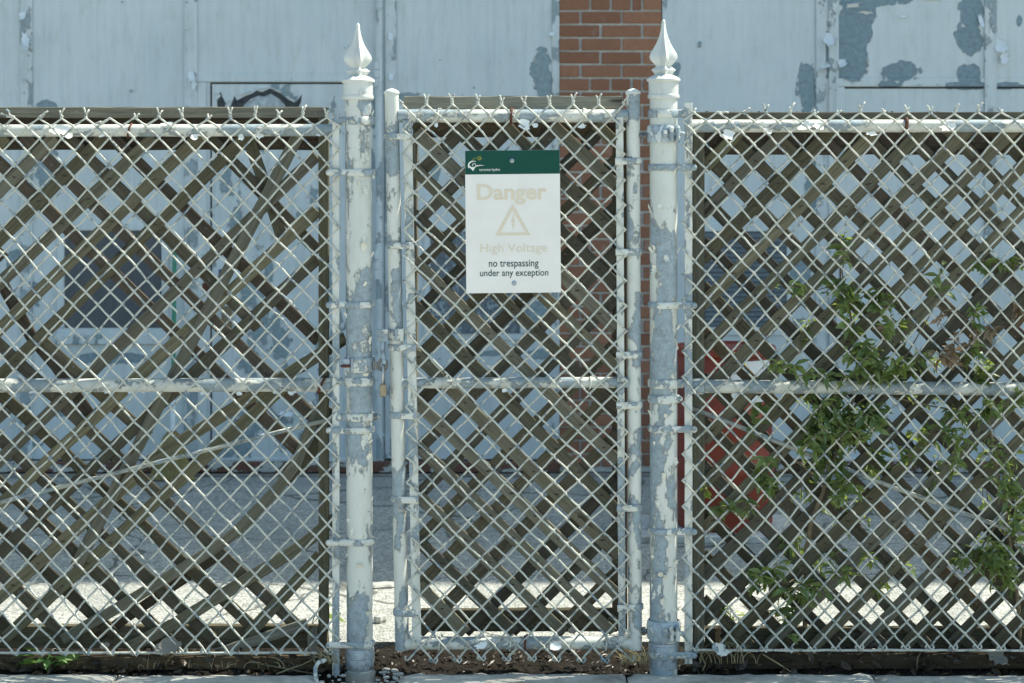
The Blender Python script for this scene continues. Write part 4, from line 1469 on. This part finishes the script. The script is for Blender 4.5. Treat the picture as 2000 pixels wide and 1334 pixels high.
board(LL, -480, 212, 640, 293, .104, .128, WBR, 'top_board', 2)
board(LL, 622, 231, 641.5, 1234, .048, .075, WGR, 'end_stile', 3, False)
board(LL, -480, 1222, 640, 1266, .100, .130, WBK, 'bottom_board', 4)
GB = board(LL, -480, 1283, 655, 1309, .040, .070, WBR, 'ground_board', 5)

# --- screen on the gate
GL = thing('lattice_screen', 'narrow weathered timber lattice fixed behind the gate', 'lattice', (at(1005, 1232, .09).x, .09, at(0, 1232, .1).z))
frontG = [((815, 258), (1203, 643)), ((885, 245), (1203, 556)), ((985, 245), (1203, 453)), ((1078, 243), (1203, 362)), ((805, 325), (1203, 718)), ((808, 418), (1203, 800)), ((808, 508), (1205, 900)),
          ((810, 597), (1205, 998)), ((810, 690), (1207, 1085)), ((812, 784), (1207, 1163)), ((815, 870), (1195, 1235)), ((815, 966), (1100, 1235)), ((818, 1057), (1003, 1235)), ((818, 1143), (910, 1235)), ((1165, 243), (1203, 280))]
backG = []
c = 1158 - 89.5
while c < 2440:
    x0, x1 = 812, 1206
    a = (max(x0, c - 1234), min(1234, c - x0)); b_ = (min(x1, c - 244), max(244, c - x1))
    if b_[0] - a[0] > 12:
        backG.append((a, b_))
    c += 89.5
YFg, YBg = .074, .0835
for i, p in enumerate(frontG):
    slat(GL, p, YFg, WGR if i > 9 else W, sd=200 + i)
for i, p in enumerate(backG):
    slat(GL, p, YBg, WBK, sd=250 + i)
pts = [cross(a, b_) for a in frontG for b_ in backG]
staples(GL, [p for p in pts if p and 285 < p[1] < 1190], YFg - .0042)
board(GL, 789, 188, 1216, 212.5, .050, .078, WPALE, 'top_board', 11, wob=.0022)
board(GL, 812, 238, 1206, 268, .094, .116, WBR, 'head_board', 12)
board(GL, 806, 240, 814.5, 1232, .092, .180, W, 'side_stile', 13, False)
board(GL, 1196, 240, 1225, 1232, .092, .120, WBR, 'side_stile', 14, False)
board(GL, 824, 1191, 1205, 1234, .093, .125, WBK, 'bottom_board', 15)

# --- right screen, complete
RL = thing('lattice_screen', 'complete regular timber lattice behind the right fence panel and shrub', 'lattice', (at(1690, 1268, .09).x, .09, at(0, 1268, .1).z))
frontR, backR = [], []
x0, x1, y0, y1 = 1372, 2480, 226, 1262
for k_ in range(-3, 25):
    c = 1790 + 88.4 * k_
    a = (max(x0, c - y1), min(y1, c - x0)); b_ = (min(x1, c - y0), max(y0, c - x1))
    if b_[0] - a[0] > 10:
        frontR.append((a, b_))
for k_ in range(-17, 14):
    c = -1161 + 87.2 * k_
    a = (max(x0, y0 - c), max(y0, x0 + c)); b_ = (min(x1, y1 - c), min(y1, x1 + c))
    if b_[0] - a[0] > 10:
        backR.append((a, b_))
for i, p in enumerate(frontR):
    slat(RL, [(x + R.uniform(-1.5, 1.5), y) for x, y in p], YF, WGR if i % 4 == 1 else W, sd=300 + i)
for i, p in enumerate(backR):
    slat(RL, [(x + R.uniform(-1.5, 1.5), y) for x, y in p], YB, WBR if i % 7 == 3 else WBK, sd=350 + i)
pts = [cross(a, b_) for a in frontR for b_ in backR]
staples(RL, [p for p in pts if p and 300 < p[1] < 1225], YF - .0042)
board(RL, 1354, 219, 2480, 234, .050, .072, W, 'top_batten', 21)
board(RL, 1354, 222, 2480, 302, .104, .128, WBR, 'top_board', 22)
board(RL, 1353.5, 235, 1376, 1268, .046, .076, WGR, 'end_stile', 23, False)
board(RL, 1377, 1226, 2480, 1267, .100, .130, WBK, 'bottom_board', 24)
board(RL, 1362, 1277, 2480, 1307, .040, .070, WBR, 'ground_board', 25)

# ------------------------------------------------------------------ things in the yard
# red drum on a board
DY = ground_y(1047)
dc = at(1420, 1046, DY); dr = 97 * (DY - CAM_Y) / FPX
zt = at(0, 678, DY).z
dm = thing('red_drum', 'red plastic drum with a white paper label standing behind the right gate post', 'drum', (dc.x, DY + .1, .03))
red = plain('red_plastic', (.27, .048, .024), .5, 0, .12, 10, .1, dark=(.10, .022, .013))
H = zt - .03
q = MB()
q.lathe((dc.x, DY + .1, .03), [(dr * .93, 0), (dr * .97, .015), (dr * .97, .21), (dr * 1.0, .225), (dr * 1.02, .24), (dr * 1.0, .258), (dr * .97, .27), (dr * .97, H * .56), (dr * 1.0, H * .575), (dr * 1.02, H * .60), (dr * 1.0, H * .62), (dr * .97, H * .63), (dr * .97, H * .95), (dr * .90, H * .975), (dr * .88, H * .98)], 48)
q.build('body', red, dm, smooth=45)
q = MB()
q.lathe((dc.x, DY + .1, .03), [(dr * .90, H * .955), (dr * 1.04, H * .957), (dr * 1.05, H * .985), (dr * 1.03, H * .998), (dr * .98, H), (dr * .96, H * .985), (dr * .3, H * .982)], 48)
q.build('lid', red, dm, smooth=45)
q = MB()
vs, fs = [], []
for i in range(13):
    a = math.radians(-90 + 2 + 58 * i / 12)
    for pz in (782, 702):
        vs.append((dc.x + math.cos(a) * dr * .985, DY + .1 + math.sin(a) * dr * .985, at(0, pz, DY).z))
q.add(vs, [(2 * i, 2 * i + 2, 2 * i + 3, 2 * i + 1) for i in range(12)])
q.build('paper_label', plain('label_paper', (.80, .80, .78), .6, 0, .04, 30), dm, smooth=True)
pk = MB()
pa, pb_ = at(1240, 1060, DY - .10), at(1560, 1060, DY - .10)
pk.box((pa.x, DY - .16, 0.0), (pb_.x, DY + .34, .028), .003)
tag(pk.build('board', plain('white_board', (.55, .55, .52), .7, 0, .2, 20, .3, dark=(.28, .26, .22)), origin=((pa.x + pb_.x) / 2, DY, 0)), 'pale flat board on the yard under the red drum', 'board')

# broom against the wicket door
BYo = WY - .16
br = thing('broom', 'corn broom with green handle leaning against the grey steel doors', 'broom', tuple(at(335, 945, BYo)))
green = plain('green_paint', (.06, .26, .17), .45)
q = MB(); q.tube([at(337, 842, BYo + .02), at(338, 780, BYo + .05)], .012, 10); q.build('socket', plain('white_plastic', (.78, .80, .80), .4), br, smooth=40)
q = MB(); q.tube([at(338, 785, BYo + .05), at(341, 490, BYo + .135), at(341.5, 470, BYo + .138)], .0105, 10, dome=True); q.build('handle', green, br, smooth=40)
q = MB()
prof = [(842, 8, .6), (852, 17, .8), (866, 21, .9), (890, 28, .9), (915, 36, .8), (940, 46, .7), (952, 50, .6)]
n = 40
vs, fs = [], []
for i, (py_, w, d) in enumerate(prof):
    c = at(336, py_, BYo)
    for k_ in range(n):
        a = 2 * math.pi * k_ / n
        rr_ = 1 + .05 * math.sin(k_ * 9.1) + R.uniform(-.03, .03) * (i > 2)
        z_ = c.z + (R.uniform(-.025, .02) if i == len(prof) - 1 else 0)
        vs.append((c.x + math.cos(a) * w * WS * rr_, BYo + math.sin(a) * .055 * d * rr_, max(.006, z_)))
for i in range(len(prof) - 1):
    for k_ in range(n):
        j = (k_ + 1) % n
        fs.append((i * n + k_, i * n + j, i * n + n + j, i * n + n + k_))
q.add(vs, fs)


def bristle_mat():
    b = NT('bristle')
    n1 = b.noise(b.scale(b.pos, (260, 260, 6)), 1.0, 4, .6)
    c = b.mix(b.ramp(n1, .3, .7), (.17, .125, .045), (.48, .39, .17))
    return b.done(c, .8, b.bump(n1, .9, .01), spec=.2)


q.build('bristles', bristle_mat(), br, smooth=60)
q = MB(); q.tube([(at(336, 858, BYo).x + math.cos(a) * 19.5 * WS, BYo + math.sin(a) * .052, at(0, 858, BYo).z) for a in [2 * math.pi * i / 24 for i in range(24)]], .003, 6, closed=True); q.build('binding', M['straw'], br, smooth=True)


# ------------------------------------------------------------------ plants
def leaf_geo(L, w, fold=.35, droop=.25, n=4):
    """pointed leaf along +X lying in XY, folded at the midrib"""
    vs, fs = [], []
    for i in range(n + 1):
        t = i / n
        ww = w * math.sin(math.pi * min(1, t * .94 + .03)) ** .8 * (1 - .25 * t)
        x = L * t; z = -droop * L * t * t
        vs += [(x, -ww / 2, z + fold * ww / 2), (x, 0, z), (x, ww / 2, z + fold * ww / 2)]
    for i in range(n):
        a = i * 3
        fs += [(a, a + 3, a + 4, a + 1), (a + 1, a + 4, a + 5, a + 2)]
    return vs, fs


def orient(vs, loc, az, el, roll):
    ca, sa, ce, se, cr, sr = math.cos(az), math.sin(az), math.cos(el), math.sin(el), math.cos(roll), math.sin(roll)
    out = []
    for x, y, z in vs:
        y, z = y * cr - z * sr, y * sr + z * cr
        x, z = x * ce - z * se, x * se + z * ce
        x, y = x * ca - y * sa, x * sa + y * ca
        out.append((x + loc[0], y + loc[1], z + loc[2]))
    return out


leaf_data = {}
for key, mt, L, w in (('leaf', 'leaf', 1, .46), ('young', 'leaf_young', 1, .34), ('dead', 'leaf_dead', 1, .45)):
    arr = []
    for v in range(3):
        vs, fs = leaf_geo(1, w * (.85 + .2 * v), .3 + .25 * v, .1 + .2 * v)
        q = MB(); q.add(vs, fs)
        o = q.build('leaf', M[mt], smooth=True); arr.append(o.data); bpy.data.objects.remove(o)
    leaf_data[key] = arr


def shrub(name, label, base, stems, clusters, seed, nbig):
    rr = random.Random(seed)
    t = thing(name, label, 'shrub', base)
    for pts_, r0_, r1_ in stems:
        P = [at(x, y, Y) for x, y, Y in pts_]
        # smooth the path a little
        Q = []
        for a, b_ in zip(P[:-1], P[1:]):
            for i in range(4):
                v = a.lerp(b_, i / 4); Q.append(v + Vector((rr.uniform(-1, 1), rr.uniform(-1, 1), rr.uniform(-1, 1))) * .003)
        Q.append(P[-1])
        q = MB(); q.tube(Q, [r0_ + (r1_ - r0_) * i / (len(Q) - 1) for i in range(len(Q))], 7)
        q.build('stem', M['stem'], t, smooth=True)
    q = {'leaf': MB(), 'young': MB(), 'dead': MB()}
    tw = MB()
    cnt = 0
    total = sum(c[4] for c in clusters) * 1.5
    off = Vector(base)
    for (px, py_, rx, ry, n, key, ya, yb) in clusters:
        # a few twigs through each cluster carry its leaves
        for s_ in range(max(1, n // 6)):
            Y = rr.uniform(ya, yb)
            a = rr.uniform(-.9, .9) + math.pi / 2
            ln = rr.uniform(.8, 1.5)
            c = Vector((px + rr.uniform(-.6, .6) * rx, py_ + rr.uniform(-.6, .6) * ry))
            d = Vector((math.cos(a) * rx, -math.sin(a) * ry)) * ln
            p0, p1, p2 = c - d * .6, c + Vector((rr.uniform(-4, 4), rr.uniform(-4, 4))), c + d * .6
            Y2 = Y + rr.uniform(-.02, .02)
            path = [at(p0.x, p0.y, Y), at(p1.x, p1.y, (Y + Y2) / 2), at(p2.x, p2.y, Y2)]
            tw.tube(path, [.0016, .0013, .0008], 5)
            m_ = min(9, max(3, n))
            for i in range(m_):
                u = (i + .5) / m_
                k_ = u * 2
                loc = path[0].lerp(path[1], k_) if k_ < 1 else path[1].lerp(path[2], k_ - 1)
                L = rr.uniform(.020, .044) * (1.1 if key != 'young' else .85)
                az = rr.uniform(0, 2 * math.pi); el = rr.uniform(-.9, .7); ro = rr.uniform(-1.2, 1.2)
                if rr.random() < .55:
                    az = math.pi * (1.5) + rr.uniform(-1.3, 1.3)
                if cnt % max(1, int(total / nbig)) == 0 and key != 'x':
                    o = bpy.data.objects.new('leaf', rr.choice(leaf_data[key])); col.objects.link(o); o.parent = t
                    o.location = loc - off; o.rotation_euler = (ro, -el, az); L *= 1.15; o.scale = (L, L, L)
                else:
                    vs, fs = leaf_geo(L, L * rr.uniform(.36, .55), rr.uniform(.2, .7), rr.uniform(.1, .5), 3)
                    tn = rr.random()
                    q[key].add(orient(vs, loc, az, el, ro), fs, [(0, 0, tn)] * len(vs))
                cnt += 1
    tw.build('twigs', M['stem'], t, smooth=True, kind='stuff')
    for key, mt in (('leaf', 'leaf'), ('young', 'leaf_young'), ('dead', 'leaf_dead')):
        if q[key].v:
            q[key].build('foliage', M[mt], t, smooth=True, kind='stuff')
    return t


A_, B_, C_ = .015, .055, .20
Fr = (-.028, .060)       # between wire and lattice
Bk = (.105, .26)        # behind the lattice
Bo = (.012, .20)
cl = []


def add(px, py_, rx, ry, n, key='leaf', lay=Fr):
    cl.append((px, py_, rx, ry, n, key, *lay))


for a in ((1650, 490, 12, 30, 14), (1637, 570, 32, 24, 30), (1560, 562, 38, 12, 14), (1665, 585, 34, 22, 36), (1715, 585, 24, 24, 30), (1740, 592, 12, 12, 6), (1735, 628, 22, 20, 14), (1662, 640, 18, 22, 18), (1690, 682, 38, 26, 40), (1702, 722, 44, 26, 54), (1744, 722, 46, 26, 46),
          (1560, 724, 36, 12, 14), (1520, 716, 14, 14, 9), (1632, 740, 36, 20, 30), (1620, 792, 38, 26, 45), (1592, 842, 48, 36, 70), (1652, 842, 56, 36, 84), (1702, 812, 52, 26, 56), (1622, 902, 38, 36, 45), (1642, 952, 38, 28, 45), (1512, 900, 20, 14, 12),
          (1490, 942, 36, 22, 32), (1450, 986, 40, 14, 22), (1402, 992, 18, 9, 9), (1500, 1130, 34, 28, 54), (1562, 1152, 54, 18, 54), (1642, 1122, 24, 10, 12), (1540, 1240, 14, 8, 5), (1470, 842, 12, 20, 9), (1480, 800, 20, 14, 12), (1530, 1195, 20, 16, 14)):
    add(*a)
for a in ((1660, 660, 20, 60, 20), (1640, 820, 80, 50, 60), (1670, 1010, 40, 40, 24), (1690, 990, 30, 20, 14), (1770, 1110, 18, 34, 10)):
    add(*a, lay=Bk)
for a in ((1560, 640, 40, 30, 16), (1780, 640, 40, 40, 20), (1800, 700, 40, 30, 24), (1790, 770, 50, 20, 30), (1800, 840, 60, 30, 30), (1760, 880, 50, 30, 26), (1700, 900, 40, 30, 26), (1570, 960, 40, 50, 30), (1540, 1060, 40, 40, 24), (1600, 1110, 50, 40, 26), (1850, 930, 40, 40, 18), (1580, 780, 40, 30, 24)):
    add(*a, lay=Bo)
for a in ((1512, 562, 16, 9, 8), (1452, 690, 8, 18, 7), (1720, 1140, 10, 22, 14), (1690, 1082, 12, 22, 12), (1420, 1192, 16, 14, 12), (1528, 1200, 14, 14, 8), (1672, 560, 8, 12, 6), (1380, 965, 6, 16, 7), (1480, 920, 16, 12, 10)):
    add(*a, key='young', lay=Bo)
for a in ((1735, 640, 10, 10, 6),):
    add(*a, key='dead')
shrub('climbing_shrub', 'leafy green shrub threaded through the wire beside the right gate post', tuple(at(1575, 1290, .09)),
      [([(1572, 1300, .12), (1575, 1085, .09), (1585, 1020, .06), (1610, 950, .05), (1640, 870, .05), (1660, 800, .05), (1682, 720, .045), (1662, 620, .04), (1646, 530, .035), (1652, 470, .03)], .0085, .0015),
       ([(1610, 950, .05), (1560, 900, .045), (1500, 930, .04), (1440, 985, .035), (1385, 995, .03)], .004, .0012),
       ([(1660, 800, .05), (1740, 740, .05), (1790, 660, .045), (1830, 590, .04)], .004, .0012),
       ([(1646, 560, .035), (1600, 565, .03), (1540, 562, .03)], .002, .001),
       ([(1660, 780, .05), (1590, 730, .04), (1520, 715, .04)], .003, .001),
       ([(1575, 1100, .09), (1540, 1140, .05), (1490, 1120, .04)], .004, .0012)], cl, 11, 150)
cl = []
for a in ((1828, 542, 16, 24, 9), (1842, 572, 20, 8, 7), (1900, 515, 60, 10, 16), (1975, 516, 24, 10, 12), (1902, 622, 16, 26, 14), (1900, 690, 18, 26, 18), (1922, 742, 22, 18, 18), (1862, 802, 30, 16, 24), (1942, 802, 40, 16, 30), (1872, 852, 24, 24, 20), (1942, 882, 18, 30, 18),
          (1972, 950, 22, 60, 44), (1990, 1010, 12, 50, 30), (1922, 1082, 48, 28, 66), (1962, 1122, 36, 46, 70), (1880, 1102, 24, 18, 18), (1980, 780, 20, 20, 16), (1880, 870, 24, 30, 16)):
    add(*a)
for a in ((1950, 1000, 60, 120, 60), (1930, 740, 50, 60, 30)):
    add(*a, lay=Bk)
for a in ((1905, 1050, 6, 10, 5), (1930, 710, 8, 18, 8), (1998, 520, 6, 8, 4)):
    add(*a, key='young', lay=Bo)
for a in ((1880, 678, 34, 36, 26), (1850, 702, 30, 18, 18), (1990, 600, 12, 22, 14), (1840, 620, 8, 16, 8), (1930, 640, 22, 8, 8)):
    add(*a, key='dead')
shrub('climbing_shrub', 'shrub with withered brown leaves at the right-hand edge of the fence', tuple(at(1985, 1290, .1)),
      [([(1990, 1300, .12), (1990, 1180, .08), (1962, 1000, .05), (1935, 850, .045), (1922, 750, .04), (1902, 650, .035), (1890, 580, .03)], .0075, .0013),
       ([(1922, 760, .04), (1870, 800, .04), (1800, 790, .04), (1720, 770, .04)], .004, .0012),
       ([(1905, 640, .035), (1860, 600, .03), (1812, 545, .03)], .0025, .001),
       ([(2050, 540, .03), (1980, 515, .03), (1900, 505, .03), (1835, 545, .03)], .0025, .001),
       ([(1962, 1000, .05), (1910, 1080, .04), (1870, 1105, .035)], .004, .0012)], cl, 23, 90)


def weed(name, label, px, py_, Y, n, Lmin, Lmax, mat, seed, up=.5, cat='weed'):
    rr = random.Random(seed)
    c = at(px, py_, Y)
    t = thing(name, label, cat, tuple(c))
    for i in range(n):
        az = 2 * math.pi * i / n * 1.618 * 2 + rr.uniform(-.3, .3)
        L = rr.uniform(Lmin, Lmax)
        h = rr.uniform(.3, 1.0) * up * Lmax
        tip = Vector((math.cos(az) * L * .5, math.sin(az) * L * .35 - .004, h))
        q = MB(); q.tube([c, c + tip * .5 + Vector((0, 0, h * .3)), c + tip], [.0014, .0012, .0010], 5); st = q.build('stalk', M['leaf_weed'], t, smooth=True)
        vs, fs = leaf_geo(L, L * rr.uniform(.42, .55), .35, rr.uniform(.2, .5), 6)
        q = MB(); q.add(orient(vs, c + tip, az, rr.uniform(-.15, .5), rr.uniform(-.4, .4) + (.5 if math.sin(az) > 0 else -.2)), fs, [(0, 0, rr.random())] * len(vs))
        q.build('leaf', mat, t, smooth=True)
    return t


weed('weed', 'small bright green broad-leaved weed growing at the kerb at lower left', 92, 1312, .012, 13, .042, .074, M['leaf_weed'], 4, .75)
weed('seedling', 'single yellow-green leaf of a seedling behind the broken lattice', 608, 1222, .32, 3, .05, .075, M['leaf_young'], 8, 1.0)
weed('seedling', 'yellow-green seedling on the sunlit yard behind the right lattice', 1428, 1215, .36, 7, .03, .05, M['leaf_young'], 9, 1.0)


def grass(label, px, py_, Y, n, h, spread, seed):
    rr = random.Random(seed)
    q = MB()
    for i in range(n):
        b_ = at(px + rr.uniform(-spread, spread), py_, Y + rr.uniform(-.05, .05))
        a = rr.uniform(0, 2 * math.pi); L = h * rr.uniform(.4, 1.2); bend = rr.uniform(.3, 1.1)
        P = []
        for k_ in range(6):
            u = k_ / 5
            P.append((b_.x + math.cos(a) * L * bend * u * u, b_.y + math.sin(a) * L * bend * u * u * .6, max(b_.z - .005, b_.z + L * (u - .55 * bend * u * u))))
        q.tube(P, [.0011, .001, .0009, .0008, .0006, .0003], 4)
    o = q.build('dry_grass', M['straw'], smooth=True, kind='stuff', origin=tuple(at(px, py_, Y)))
    return tag(o, label, 'grass')


grass('dry straw grass below the hinge post at the foot of the gate', 1238, 1296, .03, 60, .07, 26, 1)
grass('dry grass and stalks beside the foot of the left gate post', 640, 1296, .03, 70, .06, 26, 2)
grass('thin dead stalks in front of the right lattice foot', 1420, 1296, .02, 30, .10, 60, 3)
grass('sparse dead stalks below the broken lattice', 420, 1305, .015, 30, .05, 160, 5)


def twig(label, pts_, r_, mat=M['stem']):
    P = [at(x, y, Y) for x, y, Y in pts_]
    q = MB(); q.tube(P, [r_ * (1 - .5 * i / (len(P) - 1)) for i in range(len(P))], 6)
    tag(q.build('twig', mat, smooth=True, origin=tuple(P[0])), label, 'twig')


twig('long thin bare twig lying under the left lattice', [(475, 1287, .02), (520, 1299, .015), (570, 1308, .01), (612, 1316, .01)], .0035)
twig('upright broken twig standing before the right ground board', [(1790, 1308, .01), (1792, 1285, .012), (1800, 1270, .02)], .003)
twig('forked dry stalk near the foot of the hinge post', [(1372, 1310, .01), (1378, 1298, .012), (1366, 1272, .02)], .0024, M['straw'])
twig('straw stalk slanting across the dirt left of the gate', [(540, 1316, .0), (590, 1298, .01), (645, 1272, .02)], .0022, M['straw'])
twig('pale stalk slanting down by the right lattice foot', [(1490, 1278, .015), (1520, 1296, .012), (1545, 1312, .01)], .0026, M['straw'])


def dead_leaf(label, px, py_, Y, L, az, el, roll, mat, seed):
    rr = random.Random(seed)
    n = 7
    vs, fs = [], []
    for i in range(n + 1):
        t = i / n
        w = L * .62 * math.sin(math.pi * min(1, t * .92 + .05)) ** .7 * (1 + .35 * math.sin(t * 19 + seed))
        cu = .35 * L * (t - .5) ** 2 * 4 * .5
        vs += [(L * (t - .5), -w / 2, .18 * w + cu + rr.uniform(-.002, .002)), (L * (t - .5), 0, cu), (L * (t - .5), w / 2, .22 * w + cu + rr.uniform(-.002, .002))]
    for i in range(n):
        a = i * 3
        fs += [(a, a + 3, a + 4, a + 1), (a + 1, a + 4, a + 5, a + 2)]
    c = at(px, py_, Y)
    q = MB(); q.add(orient(vs, c, az, el, roll), fs, [(0, 0, rr.random())] * len(vs))
    tag(q.build('dead_leaf', mat, smooth=True, origin=tuple(c)), label, 'leaf')


dead_leaf('pale curled dead leaf caught on the wire below the broken lattice', 330, 1262, -.012, .075, .2, .1, 1.2, M['leaf_pale'], 1)
dead_leaf('grey dead leaf hanging in the corner beside the left gate post', 605, 1255, .02, .10, 1.6, 1.0, 1.0, M['leaf_pale'], 2)
dead_leaf('pale pointed dead leaf lying before the right ground board', 1948, 1284, .01, .065, -.4, -.5, 1.1, M['leaf_pale'], 3)
dead_leaf('brown dead leaf behind the wire at the foot of the right lattice', 1398, 1245, .05, .06, 1.3, .8, 1.2, M['leaf_dead'], 4)
dead_leaf('small bleached leaf behind the bottom of the gate wire', 1118, 1232, .05, .035, .5, .2, 1.0, M['leaf_pale'], 5)
dead_leaf('small cream leaf stuck in the wire low on the left panel', 205, 1262, .01, .03, .3, .3, 1.0, M['leaf_pale'], 6)

# loose litter on the soil: fragments nobody could count
q = MB(); rr = random.Random(31)
for i in range(1500):
    x = rr.uniform(-1.75, 1.75); y = rr.uniform(.0, .3)
    z = -.006 + .02 * mn.noise((x * 9, y * 14, 2))
    L = rr.uniform(.006, .03); a = rr.uniform(0, math.pi); w = rr.uniform(.001, .004)
    dx, dy = math.cos(a) * L / 2, math.sin(a) * L / 2; nx, ny = -math.sin(a) * w, math.cos(a) * w
    h = rr.uniform(0, .008)
    q.add([(x - dx, y - dy, z), (x + nx, y + ny, z + .003 + h * .5), (x + dx, y + dy, z + h), (x - nx, y - ny, z + .001), (x, y, z - .003)], [(0, 1, 2, 3), (0, 4, 1), (1, 4, 2), (2, 4, 3), (3, 4, 0)], [(0, 0, rr.random())] * 5)
# drifts of old leaves caught between the wire and the boards
for i in range(520):
    x = rr.choice((rr.uniform(-1.75, -.52), rr.uniform(.52, 1.75)))
    y = rr.uniform(.012, .037) if rr.random() < .6 else rr.uniform(.074, .096)
    hmax = .035 + .045 * max(0, mn.noise((x * 5, 3.3, 1)) + .3)
    z = .002 + hmax * rr.random() ** 1.6
    L = rr.uniform(.014, .042)
    vs, fs = leaf_geo(L, L * rr.uniform(.35, .8), rr.uniform(-.6, .9), rr.uniform(-.6, .9), 3)
    q.add(orient(vs, (x, y, z), rr.uniform(0, 6.28), rr.uniform(-.8, .8), rr.uniform(-1.5, 1.5)), fs, [(0, 0, rr.random())] * len(vs))
lit = q.build('litter', M['litter'], kind='stuff')
lit['label'] = 'brown leaf litter and chips on the soil under the fence'; lit['category'] = 'litter'

# pale stones round the foot of the left post
q = MB(); rr = random.Random(41)
for i in range(95):
    px = 620 + 165 * rr.random() ** .9; py_ = rr.uniform(1302, 1345)
    if 672 < px < 738 and py_ < 1335 and rr.random() < .9: continue
    Y = ground_y(py_)
    c = at(px, py_, Y)
    r_ = rr.uniform(.003, .011)
    sx, sy, sz = rr.uniform(.7, 1.4), rr.uniform(.7, 1.2), rr.uniform(.35, .6)
    vs, fs = [], []
    for j in range(1, 4):
        th = math.pi * j / 4
        for k_ in range(7):
            ph = 2 * math.pi * k_ / 7
            f = 1 + rr.uniform(-.18, .18)
            vs.append((c.x + math.sin(th) * math.cos(ph) * r_ * sx * f, c.y + math.sin(th) * math.sin(ph) * r_ * sy * f, c.z + r_ * .3 + math.cos(th) * r_ * sz * f))
    vs += [(c.x, c.y, c.z + r_ * .3 + r_ * sz), (c.x, c.y, c.z - r_ * .4)]
    for j in range(2):
        for k_ in range(7):
            k2 = (k_ + 1) % 7
            fs.append((j * 7 + k_, j * 7 + 7 + k_, j * 7 + 7 + k2, j * 7 + k2))
    fs += [(21, k_, (k_ + 1) % 7) for k_ in range(7)] + [(22, 14 + (k_ + 1) % 7, 14 + k_) for k_ in range(7)]
    q.add(vs, fs)
pb2 = q.build('pebbles', M['pebble'], smooth=True, kind='stuff')
pb2['label'] = 'pale pebbles heaped around the foot of the left gate post'; pb2['category'] = 'pebbles'

# bent pipe stub and a slab chip
q = MB(); q.tube([at(622, 1345, -.06), at(616, 1322, -.05), at(616, 1304, -.045), at(622, 1294, -.035), at(634, 1290, -.02)], [.0065] * 5, 12, dome=True)
tag(q.build('pipe', M['band'], smooth=50, origin=tuple(at(620, 1334, -.05))), 'short bent white-painted pipe end beside the left gate post foot', 'pipe')
q = MB(); q.lathe((at(748, 1146, ground_y(1146)).x, ground_y(1146), 0), [(.045, 0), (.05, .006), (.042, .012), (.02, .014)], 9, fn=lambda a, i: 1 + .25 * math.sin(a * 2 + 1) + .1 * math.sin(a * 5))
tag(q.build('stone', M['pebble'], origin=(at(748, 1146, ground_y(1146)).x, ground_y(1146), 0)), 'flat pale stone on the yard at the edge of the shade', 'stone')
q = MB(); q.lathe((at(742, 1212, ground_y(1216)).x, ground_y(1216), 0), [(.018, 0), (.022, .01), (.018, .022), (.006, .028)], 9, fn=lambda a, i: 1 + .25 * math.sin(a * 2) + .12 * math.sin(a * 3))
tag(q.build('stone', M['pebble'], origin=(at(742, 1212, ground_y(1216)).x, ground_y(1216), 0)), 'small white stone in the sunlight between post and gate', 'stone')
